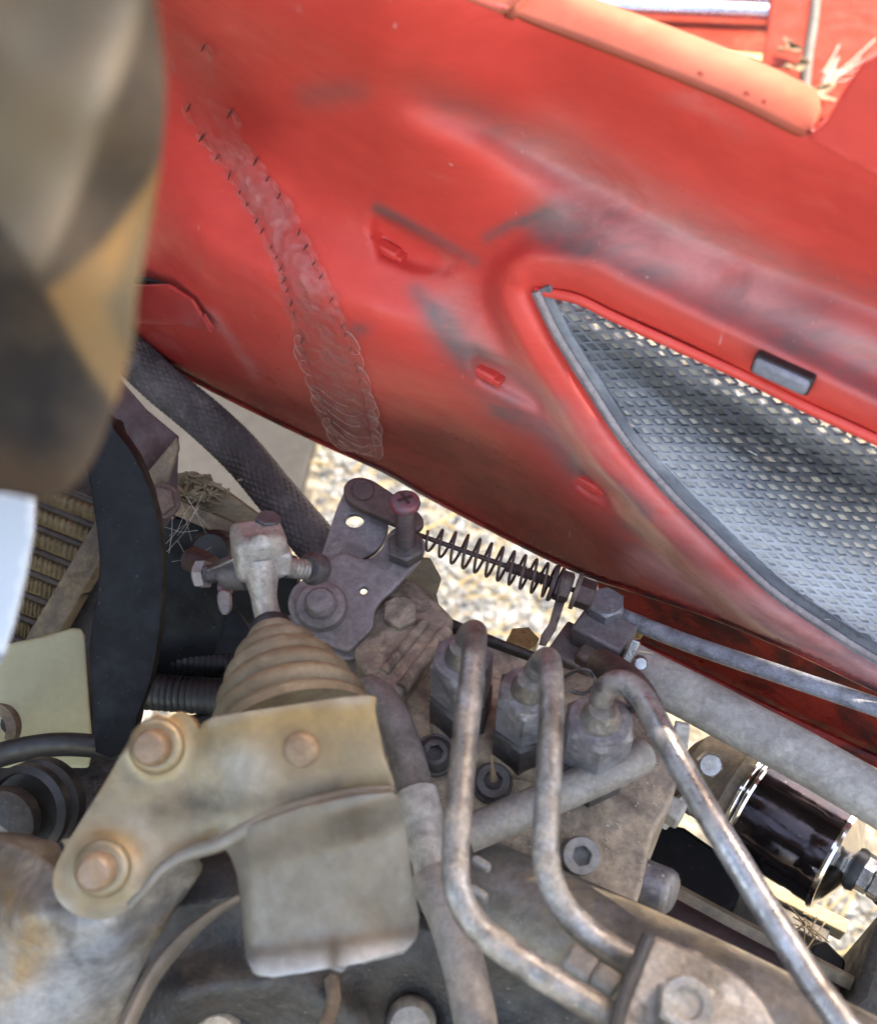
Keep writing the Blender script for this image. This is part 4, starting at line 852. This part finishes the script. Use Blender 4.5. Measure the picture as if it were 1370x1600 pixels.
bm = NB(); tube(bm, path([(1012, 1464, .226), (990, 1516, .226), (966, 1585, .226), (950, 1660, .226)], 4), .0014, 8); finish('gasket_edge', bm, 'cast_dark', mf)
screw(mf, 'flange_bolt', P(1064, 1570, .226), Z + TOCAM * .5, .0050, .006, 'dish', 'steel_dusty', hexr=.4)
for (u, v, nm, s) in ((752, 1350, 'clamp_ear', (.005, .002, .004)), (748, 1398, 'clamp_ear', (.005, .002, .005)), (905, 1508, 'lug', (.007, .006, .006)), (945, 1532, 'lug', (.006, .005, .006))):
    bm = NB(); boxm(bm, P(u, v, .252), (L, N, Z), s); finish(nm, bm, 'hose_grey', mf, bevel=.0012)

# ================================================================== STOP CONTROL: boot, clevis, bracket
bt = thing('rubber_boot', 'dusty tan ribbed rubber boot in front of the lever', 'boot', PD(450, 1130, .26))
ba, bb = PD(462, 1150, .2635), PD(424, 986, .2830); ax = (bb - ba).normalized(); ln_ = (bb - ba).length
prof = []; NR = 64
for k in range(NR + 1):
    f_ = k / NR; r0 = .0200 * (1 - .36 * f_ - .38 * f_ ** 2.6); rib = (.0024 * (1 - f_ * .5)) * (abs(math.sin(f_ * math.pi * 5.2 + .9)) ** .8 - .6) * sst(f_, .03, .12)
    prof.append((r0 + rib, ln_ * f_))
prof += [(.0046, ln_ * 1.005), (.003, ln_ * 1.005)]
bm = NB(); lathe(bm, ba, ax, prof, 56); finish('bellows', bm, 'boot_tan', bt, smooth=70)
bm = NB(); lathe(bm, bb - ax * .001, ax, [(.0050, 0), (.0056, .001), (.0054, .003), (.0045, .004)], 28); finish('neck_ring', bm, 'rubber_black', bt)
cl = thing('clevis', 'pale alloy clevis fork standing above the tan boot', 'clevis', PD(420, 985, .295))
hx = (Vector((1, 0, 0)) + Vector((0, .3, -.15))).normalized(); hy = (Z * .8 + N * .5); hy = (hy - hx * hy.dot(hx)).normalized(); hzv = hx.cross(hy)
bm = NB(); boxm(bm, PD(405, 860, .2925), (hx, hy, hzv), (.0138, .0135, .0130)); finish('fork_head', bm, 'alloy_pale', cl, bevel=.0026, seg=4)
bm = NB(); boxm(bm, PD(440, 872, .2930), (hx, hy, hzv), (.0046, .0072, .0085)); finish('fork_cheek', bm, 'alloy_pale', cl, bevel=.0012, seg=3)
q = [Vector(p) for p in catmull([PD(406, 880, .292), PD(410, 912, .2915), PD(414, 942, .2915), (PD(420, 968, .292)), PD(425, 990, .293)], 6)]
bm = NB(); tube(bm, q, [.0064 - .0021 * sst(i / len(q), 0, .45) + .0012 * sst(i / len(q), .6, 1.0) for i in range(len(q))], 20, sq=.8); finish('fork_neck', bm, 'alloy_pale', cl)
bm = NB(); lathe(bm, PD(406, 850, .2860), hzv if hzv.dot(TOCAM) > 0 else -hzv, [(.0030, -.001), (.0029, .0005), (.002, .0011), (.0004, .0012)], 24); finish('pin_end', bm, 'alloy_pale', cl)
screw(cl, 'top_bolt', PD(418, 826, .2950), (Z + N * .3).normalized(), .0030, .0040, 'hex', 'nut_dark', hexr=.3)
def thread(parent, a_, b_, r_, mat='steel_dusty', nm='threaded_shank', pitch=.0010):
    bm = NB(); tube(bm, resamp([a_, b_], .00016), r_, 18, rf=lambda th, s: 1 + .07 * math.sin(2 * math.pi * s / pitch + th)); return finish(nm, bm, mat, parent)
hb = PD(322, 897, .300); he = PD(378, 894, .297); axh = (hb - he).normalized()
thread(cl, he, hb, .0024, 'nut_dark')
bm = NB(); lathe(bm, PD(350, 896, .2985), -axh, [(.0042, 0), (.0048, .002), (.0050, .007), (.003, .009)], 24); finish('spacer', bm, 'nut_dark', cl)
screw(cl, 'drilled_bolt_head', hb - axh * .0005, axh, .0034, .0032, 'hex', 'lever_steel', hexr=.52)
bm = NB(); lathe(bm, PD(321, 890, .2957), TOCAM, [(.0008, -.0006), (.0008, .0002), (.0001, .0002)], 12); finish('drill_hole', bm, 'tick_dark', cl)
bm = NB(); tube(bm, [PD(325, 892, .2945), PD(345, 884, .293), PD(375, 870, .291)], .0004, 6); finish('lock_wire', bm, 'steel_dusty', cl)
ra, rb = PD(446, 886, .298), PD(478, 890, .302); thread(cl, ra, rb, .0028, 'steel_dusty', pitch=.0013)
bm = NB(); lathe(bm, PD(488, 889, .306), (TOCAM - Vector((.5, 0, 0))).normalized(), [(.0020, -.004), (.0044, -.003), (.0046, 0), (.0036, .002), (.0012, .0026), (.0002, .0026)], 28); finish('spring_seat', bm, 'nut_dark', cl)
# bits in the dark beside the clevis
tag(finish('grey_lug', sheet([(340, 925), (358, 925), (360, 952), (350, 962), (341, 950)], lambda u, v: .33 + 0 * u, 6, smooth=3), 'lever_steel', thick=.003, bevel=.0006), 'small grey lug with a hole below the drilled bolt', 'lug')
tag(finish('red_sleeve', (lambda b_: (tube(b_, [PD(342, 920, .334), PD(362, 918, .334)], .0018, 14), b_)[1])(NB()), 'red_head'), 'tiny red sleeve just above the grey lug', 'sleeve')

# gold bracket
br = thing('gold_bracket', 'gold-passivated steel bracket bolted over the tan boot', 'bracket', PD(330, 1350, .24))
def brk_d(u, v):
    d = .2290 + .00001 * (u - 300) + .000018 * (1250 - v)
    d = d - .0100 * sst(u, 290, 400) * np.sqrt(np.clip(1 - ((v - (1205 - .12 * (u - 450))) / 175) ** 2, 0, 1)) + .004 * sst(u, 300, 400)
    d = d - .0014 * (1 - sst(np.hypot(u - 245, v - 1168), 34, 58)) - .0014 * (1 - sst(np.hypot(u - 162, v - 1358), 38, 66))
    d = d - .0012 * gs(pdist([(215, 1395), (262, 1345), (340, 1312)], u, v), 12)
    return d
def brk_col(u, v):
    a_ = .95 * gs(pdist([(250, 1270), (330, 1250), (360, 1235)], u, v), 26) + .75 * gs(pdist([(350, 1260), (450, 1245), (600, 1222)], u, v), 16) + .5 * gs(pdist([(330, 1150), (345, 1200)], u, v), 12)
    w_ = .85 * gs(np.hypot((u - 375) / 1.2, v - 1195), 42) + .75 * gs(pdist([(330, 1125), (450, 1098), (575, 1090)], u, v), 10) + .5 * gs(pdist([(215, 1290), (240, 1340)], u, v), 20)
    o_ = .6 * gs(np.hypot(u - 270, v - 1125), 26) + .5 * gs(pdist([(160, 1300), (215, 1330)], u, v), 24) + .35 * gs(np.hypot(u - 470, v - 1172), 42)
    bl = np.sin(u * .061 + 1.7 * np.sin(v * .043)) * np.sin(v * .057 + 1.3 * np.sin(u * .037)); t_ = sst(v - .55 * u, 1270, 1400) * sst(-u, -190, -110)
    a_ = a_ + .55 * t_ * np.clip(-bl, 0, 1) + .35 * np.clip(bl - .35, 0, 1); w_ = w_ + .9 * t_ * np.clip(bl, 0, 1); o_ = o_ + .5 * t_ * np.clip(.3 - np.abs(bl), 0, 1)
    return col3(a_, w_, o_)
finish('plate', sheet([(236, 1120), (246, 1114), (262, 1120), (280, 1112), (300, 1122), (312, 1140), (330, 1122), (440, 1104), (575, 1086), (586, 1112), (600, 1180), (616, 1238), (560, 1242), (470, 1262), (400, 1287), (345, 1318), (290, 1334), (252, 1356), (226, 1388), (207, 1412), (190, 1428), (160, 1437), (125, 1432), (98, 1415), (84, 1390), (86, 1358), (110, 1310), (165, 1222), (205, 1152)], brk_d, 9, smooth=3, col=brk_col), 'zinc_gold', br, thick=.0022, bevel=.0006, smooth=60)
bm = NB(); pts = [PD(u, v, float(brk_d(np.array([u]), np.array([v]))[0]) + .0006) for u, v in catmull([(205, 1414), (228, 1388), (254, 1357), (292, 1334), (345, 1317), (400, 1287), (470, 1261), (560, 1241), (614, 1237)], 6)]
tube(bm, pts, [.0011 + .0006 * sst(i, 8, 20) for i in range(len(pts))], 12); finish('folded_edge', bm, 'shield_tin', br)
def shd_d(u, v):
    tt = (v - (1318 - .29 * (u - 345))) / 230.0
    d = .2205 + .0075 * sst(tt, .0, .28) + .004 * tt + .0035 * ((u - 500) / 150) ** 2 - .0062 * sst(v + .14 * (u - 500), 1455, 1520) + .006 * sst(-u, -400, -350)
    return d
def shd_col(u, v):
    k = v + .14 * (u - 500)
    drip = gs(pdist([(522, 1465), (522, 1540)], u, v), 11)
    return col3(.85 * drip + .12 * gs(pdist([(400, 1330), (470, 1340)], u, v), 50), .85 * sst(k, 1478, 1496) * (1 - drip), .55 * gs(np.hypot(u - 570, v - 1390), 90) + .3 * gs(pdist([(420, 1300), (600, 1258)], u, v), 14))  # pale lip is a painted highlight; the drip is a brown stain
finish('heat_shield', sheet([(346, 1319), (400, 1288), (470, 1263), (560, 1243), (613, 1239), (628, 1256), (634, 1300), (644, 1370), (655, 1432), (652, 1462), (632, 1484), (560, 1505), (480, 1519), (425, 1527), (396, 1520), (384, 1496), (378, 1420), (370, 1365), (360, 1338)], shd_d, 9, col=shd_col), 'shield_tin', br, thick=.0016, bevel=.0005, smooth=60)
for (u, v, r_) in ((245, 1166, .0039), (160, 1357, .0039)):
    p = PD(u, v, float(brk_d(np.array([u]), np.array([v]))[0])); a_ = (TOCAM + Vector((-.05, .0, .25))).normalized()
    bm = NB(); lathe(bm, p, a_, [(r_ * 1.5, -.001), (r_ * 1.5, .0004), (r_ * 1.4, .0012), (r_ * 1.1, .0018), (r_ * .9, .0018)], 36); wsh = finish('flange_washer', bm, 'zinc_gold', br)
    screw(br, 'bolt_head', p + a_ * .0012, a_, r_, .0048, 'dome', 'bolt_rusty')
p = PD(470, 1174, float(brk_d(np.array([470.]), np.array([1174.]))[0]) + .0006); bm = NB(); lathe(bm, p, TOCAM, [(.0042, -.001), (.0040, .0003), (.0033, .0012), (.0022, .0016), (.0003, .0018)], 32); finish('rivet', bm, 'bolt_rusty', br)

# alloy casting, curved trim and cylinder head in the lower left
def cas_d(u, v):
    s = ((u - 20) * .80 + (v - 1450) * .60); return -.0085 * gs(pdist([(30, 1418), (75, 1432), (125, 1445), (170, 1452)], u, v), 60) + .2375 + .0007 * np.sin(u * .055 + 1.5 * np.sin(v * .03)) * np.sin(v * .047) + .00012 * np.abs(s - 60) * sst(np.abs(s - 60), 0, 150) + .000012 * (v - 1450) + .0012 * np.sin(u * .03) * np.cos(v * .024)
tag(finish('alloy_elbow', sheet([(-80, 1325), (10, 1318), (60, 1335), (100, 1370), (160, 1395), (220, 1385), (285, 1345), (318, 1352), (290, 1400), (250, 1460), (215, 1530), (180, 1610), (160, 1690), (-80, 1690)], cas_d, 10, smooth=3,
    col=lambda u, v: col3(.5 * gs(pdist([(200, 1440), (160, 1560)], u, v), 24) + .4 * gs(pdist([(0, 1390), (60, 1400)], u, v), 26), .8 * gs(pdist([(60, 1580), (160, 1500)], u, v), 60), .7 * gs(pdist([(10, 1400), (60, 1480), (20, 1540)], u, v), 30))), 'alloy_dirty', thick=.02, smooth=60),
    'stained pale alloy elbow casting filling the lower left corner', 'casting')
bm = NB(); q = resamp(path([(372, 1405, .252), (330, 1430, .250), (280, 1474, .247), (235, 1530, .244), (195, 1610, .241), (170, 1680, .240)], 8), .002); tube(bm, q, [.0018 + .0022 * sst(i / len(q), 0, .5) for i in range(len(q))], 14, sq=.45)
tag(finish('curved_trim', bm, 'shield_tin'), 'pale curved metal trim strip below the heat shield', 'trim')
hdn = thing('cylinder_head', 'grimy dark cylinder head casting with recessed bolts at bottom', 'cylinder head', P(500, 1580, .31))
def head_d(u, v): return .268 + .0035 * np.sin(u * .021 + 1) * np.cos(v * .03) - .010 * gs(pdist([(300, 1560), (450, 1540), (560, 1600)], u, v), 45) + .016 * (gs(np.hypot(u - 640, v - 1580), 60) + gs(np.hypot(u - 345, v - 1605), 56))
finish('casting', sheet([(240, 1420), (360, 1400), (480, 1420), (660, 1450), (760, 1480), (1000, 1600), (1000, 1690), (180, 1690)], head_d, 10), 'cast_dark', hdn, thick=.02, smooth=60)
screw(hdn, 'head_bolt', PD(642, 1592, .279), TOCAM + Z * .4, .0066, .009, 'dome', 'hose_grey', washer=.0080); screw(hdn, 'head_bolt', PD(348, 1606, .278), TOCAM + Z * .4, .0060, .008, 'dome', 'cast_dusty', washer=.0075)
bm = NB(); tube(bm, [PD(518, 1530, .262), PD(522, 1560, .258), PD(508, 1610, .250)], .0018, 10); finish('casting_ridge', bm, 'dusty_brown', hdn)

# ================================================================== LEFT: braided hose, shroud, radiator, fan, belt
bm = NB(); q = resamp(path([(100, 490, .292), (150, 518, .296), (200, 552, .300), (255, 602, .306), (320, 655, .312), (380, 712, .317), (430, 772, .321), (475, 826, .324), (512, 872, .327), (540, 910, .330)], 10), .00045)
NK = 22
def knit(th, s): return 1 + .06 * math.sin(NK * th + (math.pi if int(s / .0023) % 2 else 0)) * abs(math.sin(math.pi * s / .0023)) + .012 * math.sin(s * 90) + .01 * math.sin(th * 2 + s * 60)
tube(bm, q, .0082, 120, rf=knit)
tag(finish('braided_hose', bm, 'braid', smooth=80), 'dark knitted fabric-sleeved hose running down from the sleeve to the lever', 'hose')
tag(finish('fan_shroud', sheet([(120, 640), (160, 650), (172, 655), (178, 672), (205, 705), (234, 765), (250, 835), (254, 900), (249, 985), (236, 1060), (214, 1120), (198, 1175), (150, 1175), (146, 1080), (140, 1010), (152, 930), (156, 870), (148, 800), (138, 740)], lambda u, v: .318 - .0035 * np.sqrt(np.clip(1 - ((u - (212 - .0016 * (v - 900) ** 2 * .35)) / 78) ** 2, 0, 1)), 8, smooth=2), 'plastic_black', thick=.012, bevel=.002, smooth=60),
    'curved black rubber fan shroud edge at left', 'fan shroud')
bp_ = thing('rusty_bracket', 'dark rusty bracket plate with a bolt behind the black shroud', 'bracket', PD(240, 740, .37))
finish('plate', sheet([(150, 600), (188, 592), (230, 640), (280, 682), (276, 800), (255, 830), (225, 835), (205, 760), (160, 700)], lambda u, v: .362 + .0001 * (u - 230), 9), 'maroon_dark', bp_, thick=.004, bevel=.0008)
finish('folded_rib', sheet([(228, 740), (276, 682), (279, 700), (262, 752), (240, 790), (228, 770)], lambda u, v: .356 + 0 * u, 9), 'dusty_brown', bp_, thick=.003, bevel=.0006)
screw(bp_, 'bolt', PD(254, 782, .352), TOCAM, .0042, .004, 'hex', 'rust_light', washer=.0058)
cm = thing('dusty_crossmember', 'dusty tan crossmember with debris behind the clevis', 'crossmember', PD(340, 800, .40))
finish('upper_board', sheet([(262, 742), (300, 736), (345, 762), (405, 806), (398, 832), (360, 812), (270, 778)], lambda u, v: .395 + 0 * u, 9), 'plank_dust', cm, thick=.008, bevel=.0008)
finish('lower_board', sheet([(262, 776), (300, 790), (360, 815), (396, 834), (388, 850), (350, 838), (262, 800)], lambda u, v: .390 + 0 * u, 9), 'dusty_brown', cm, thick=.008, bevel=.0008)
tag(finish('black_tray', sheet([(232, 800), (300, 815), (380, 850), (460, 880), (470, 960), (420, 1030), (380, 1070), (215, 1070), (225, 950)], lambda u, v: .398 + .00005 * (v - 900), 12), 'plastic_black', thick=.01, bevel=.002), 'black plastic tray in the shadow left of the clevis', 'tray')
tag(finish('black_stay', sheet([(352, 955), (372, 958), (392, 985), (398, 1020), (335, 1022), (345, 985)], lambda u, v: .345 + 0 * u, 8), 'plastic_black', thick=.004, bevel=.001), 'small black stay left of the boot neck', 'stay')
bm = NB(); tube(bm, resamp([PD(298, 872, .36), PD(330, 888, .355)], .0004), .0042, 20, rf=lambda th, s: 1 + .05 * math.sin(24 * th)); tag(finish('knurled_knob', bm, 'rust_brown'), 'brown knurled knob behind the drilled bolt head', 'knob')
tag(finish('rubber_plug', (lambda b_: (lathe(b_, PD(330, 862, .375), TOCAM, [(.0075, -.01), (.0075, 0), (.006, .002), (.001, .002)], 28), b_)[1])(NB()), 'rubber_black'), 'round black rubber plug in the dark below the tan crossmember', 'plug')
bm = NB()
for k in range(70):
    u, v = 300 + random.gauss(0, 26), 768 + random.gauss(0, 12); p = PD(u, v, .392); d = Vector((random.gauss(0, 1), random.gauss(0, .6), random.gauss(0, .8))).normalized() * random.uniform(.0008, .0035); tube(bm, [p - d, p + TOCAM * .0006, p + d], random.uniform(.0003, .0008), 5)
tag(finish('chaff', bm, 'plank_dust'), 'yellow chaff heaped on the tan crossmember', 'chaff', kind='stuff')
bm = NB()
for k in range(12):
    a_ = PD(random.uniform(255, 300), random.uniform(770, 900), random.uniform(.352, .385)); b_ = PD(random.uniform(262, 345), random.uniform(770, 860), random.uniform(.355, .388)); mm = (a_ + b_) / 2 - Z * .002; tube(bm, [a_, mm, b_], .00007, 4)
for k in range(10):
    a_ = P(1285 + random.uniform(-5, 5), 130 + random.uniform(-20, 10), .645); b_ = P(random.uniform(1300, 1370), random.uniform(60, 120), .64); tube(bm, [a_, (a_ + b_) / 2 - Z * .003, b_], .0004, 4)
tag(finish('cobweb', bm, 'web'), 'fine cobweb strands in the gaps', 'cobweb', kind='stuff')

ra_ = thing('radiator', 'dusty brown radiator core at far left', 'radiator', PD(80, 900, .44))
rdp = lambda u, v: .43 + 0 * u
finish('core_back', sheet([(-120, 700), (260, 700), (260, 900), (235, 1075), (188, 1100), (170, 1180), (-120, 1180)], lambda u, v: .442 + 0 * u, 20), 'radiator_tube', ra_, thick=.006)
slope = .40
for k in range(9):
    v0 = 742 + 37.5 * k; v1 = v0 + 37.5
    ur = 165 - 18 * k; bm = NB(); pts = []; nf = 44 if k < 8 else 30
    for i in range(nf):
        u = -60 + (ur + 60) * i / nf; dz_ = .0012 if i % 2 else 0.0
        ys = (u - 50) * slope
        pts.append((bm.verts.new(PD(u, v0 + ys + 9, .432 + dz_)), bm.verts.new(PD(u - 1 + 2 * random.random(), (v0 + v1) / 2 + ys, .4315 + dz_)), bm.verts.new(PD(u - 2, v1 + ys - 3, .432 + dz_))))
    for a_, b_ in zip(pts, pts[1:]):
        for j in range(2): bm.faces.new((a_[j], a_[j + 1], b_[j + 1], b_[j]))
    finish('fin_row', bm, 'radiator_fin', ra_, thick=.0006, smooth=10)
    bm = NB(); tube(bm, [PD(-60, v0 - 110 * slope + 3, .430), PD(ur + 6, v0 + (ur - 44) * slope + 3, .428)], .0013, 10); finish('tube', bm, 'radiator_tube', ra_)
bm = NB(); boxm(bm, CAM - L * .385 - N * .035 - Z * .335, (L, N, Z), (.05, .45, .48)); finish('shade_surround', bm, 'cast_dark', ra_, bevel=.006)  # added unseen box, blocks light from the left end
finish('side_tank', sheet([(176, 770), (200, 800), (60, 1045), (20, 1045), (40, 1000)], lambda u, v: .424 + 0 * u, 12), 'dusty_brown', ra_, thick=.012, bevel=.002)
fn = thing('cooling_fan', 'cream plastic cooling fan blade and hub at left', 'fan', PD(40, 1130, .37))
finish('blade', sheet([(-60, 1020), (20, 1004), (70, 994), (115, 981), (128, 982), (134, 992), (137, 1040), (141, 1100), (147, 1170), (140, 1200), (-60, 1200)], lambda u, v: .362 + .00010 * (u - 60) - .00003 * (v - 1080), 9), 'cream_plastic', fn, thick=.003, bevel=.001)
bm = NB(); lathe(bm, PD(-8, 1135, .360), TOCAM, [(.0098, -.006), (.0098, .003), (.0090, .005), (.006, .0055), (.0052, .004), (.0005, .004)], 40); finish('hub', bm, 'dusty_brown', fn)
bm = NB(); lathe(bm, PD(-8, 1138, .3565), TOCAM, [(.0045, -.003), (.0045, .0015), (.003, .002), (.0005, .002)], 24); finish('hub_bolt', bm, 'cast_dark', fn)
bm = NB(); q = path([(-80, 1215, .312), (0, 1180, .310), (80, 1164, .309), (150, 1166, .309), (205, 1176, .312), (260, 1215, .318)], 8); tube(bm, q, .0048, 14, sq=.7)
tag(finish('drive_belt', bm, 'rubber_black'), 'black rubber drive belt arching below the cream fan blade', 'belt')
pu = thing('pulley', 'dark belt pulley in the shadow below the drive belt', 'pulley', PD(50, 1260, .31))
bm = NB(); pc = PD(48, 1262, .305); lathe(bm, pc, (TOCAM + Vector((-.2, 0, 0))).normalized(), [(.0125, -.008), (.0125, -.004), (.0100, -.002), (.0125, .0), (.0125, .003), (.0105, .004), (.0100, .002), (.004, .001), (.0005, .001)], 40); finish('sheave', bm, 'rubber_black', pu)
bm = NB(); lathe(bm, PD(5, 1285, .295), TOCAM, [(.009, -.004), (.009, .002), (.007, .003), (.0005, .003)], 32); finish('hub_cap', bm, 'cast_dark', pu)

# ================================================================== CLOTH AND WHITE SHEET NEAR THE CAMERA
SLV = [(-500, -600), (120, -600), (205, -260), (240, -20), (252, 60), (260, 130), (256, 220), (246, 290), (232, 370), (216, 450), (203, 530), (184, 610), (160, 685), (128, 740), (95, 775), (60, 782), (20, 772), (-60, 765), (-500, 740)]  # far left and top stretched out of view to block skylight
def slv_col(u, v):
    tan = np.array((.36, .255, .165)); brown = np.array((.165, .125, .09)); dark = np.array((.040, .032, .028)); org = np.array((.44, .245, .10)); grn = np.array((.17, .14, .085)); gry = np.array((.23, .18, .13))
    c_ = np.tile(gry, (len(u), 1))
    def lay(c_, m_, k): return c_ * (1 - m_[:, None]) + k * m_[:, None]
    c_ = lay(c_, gs(pdist([(150, 40), (90, 160), (40, 260)], u, v), 60), tan)
    c_ = lay(c_, .8 * gs(pdist([(60, 200), (20, 300)], u, v), 55), np.array((.28, .20, .115)))
    c_ = lay(c_, .8 * gs(pdist([(200, 10), (150, 170), (110, 300), (90, 400)], u, v), 22), np.array((.44, .34, .24)))
    c_ = lay(c_, sst(-pdist([(236, -40), (200, 90), (150, 230), (110, 330), (70, 410)], u, v, signed=True), -8, 14) * .9, np.array((.090, .070, .055)))
    c_ = lay(c_, .6 * gs(np.hypot(u - 165, v - 200), 26), np.array((.2, .15, .1)))
    c_ = lay(c_, sst(-pdist([(300, 175), (220, 300), (160, 380), (90, 440)], u, v, signed=True), -8, 14), org)
    c_ = lay(c_, sst(-pdist([(262, 250), (225, 320), (190, 400), (160, 480), (190, 560)], u, v, signed=True), -8, 22) * .7, grn)
    c_ = lay(c_, sst(-pdist([(-60, 300), (0, 345), (60, 425), (105, 510), (150, 590), (180, 640)], u, v, signed=True) * -1, -10, 10) * 0 + sst(pdist([(-60, 300), (0, 345), (60, 425), (105, 510), (150, 590), (190, 640)], u, v, signed=True), -10, 12), dark)
    c_ = lay(c_, .7 * gs(pdist([(10, 735), (60, 760), (110, 740)], u, v), 40), np.array((.13, .075, .042)))
    return np.clip(c_ * .46, 0, 1)
def slv_d(u, v):
    e = pdist(SLV, u, v, True)
    return .122 + .00003 * (v - 300) - .013 * np.sqrt(np.clip(1 - ((u - 60) / 215) ** 2, 0, 1)) + .0024 * np.sin((u * .8 + v * .45) * .024) + .0018 * np.sin((u * .5 - v) * .021)
jk = thing('camouflage_jacket', 'blurred tan and brown camouflage jacket hanging at upper left', 'jacket', PD(60, 700, .13))
finish('sleeve', sheet(SLV, slv_d, 10, smooth=2, col=slv_col), 'camo_cloth', jk, thick=.0012, smooth=80)
bm = NB(); lay = bm.verts.layers.float_color.new('Col'); rows = []
for i in range(25):
    row = []
    for k in range(40):
        th = 2 * math.pi * k / 40; zz = .82 + .9 * i / 24; kk = 1 + .05 * math.sin(3 * th + zz * 9) + .03 * math.sin(7 * th - zz * 14)
        vv = bm.verts.new((-.42 + .19 * kk * math.cos(th), .15 + .15 * kk * math.sin(th), zz)); sel = math.sin(th * 2.3 + zz * 17) + math.sin(th * 4.1 - zz * 11)
        vv[lay] = (*((.03, .025, .02) if sel < -.5 else (.09, .07, .05) if sel < .4 else (.16, .115, .075)), 1); row.append(vv)
    rows.append(row)
for a_, b_ in zip(rows, rows[1:]):
    for k in range(40): bm.faces.new((a_[k], a_[(k + 1) % 40], b_[(k + 1) % 40], b_[k]))
finish('body', bm, 'camo_cloth', jk, thick=.004, smooth=80)  # added unseen jacket body, blocks light from the left
tag(finish('white_sheet', sheet([(-60, 760), (30, 772), (52, 778), (50, 830), (38, 900), (20, 975), (2, 1030), (-20, 1060), (-60, 1075)], lambda u, v: .165 + 0 * u, 12), 'white_sheet', thick=.0012), 'white flat sheet below the sleeve at left edge', 'sheet')

for o in bpy.data.objects:
    if '_base' in o: del o['_base']
print('objects', len(bpy.data.objects))
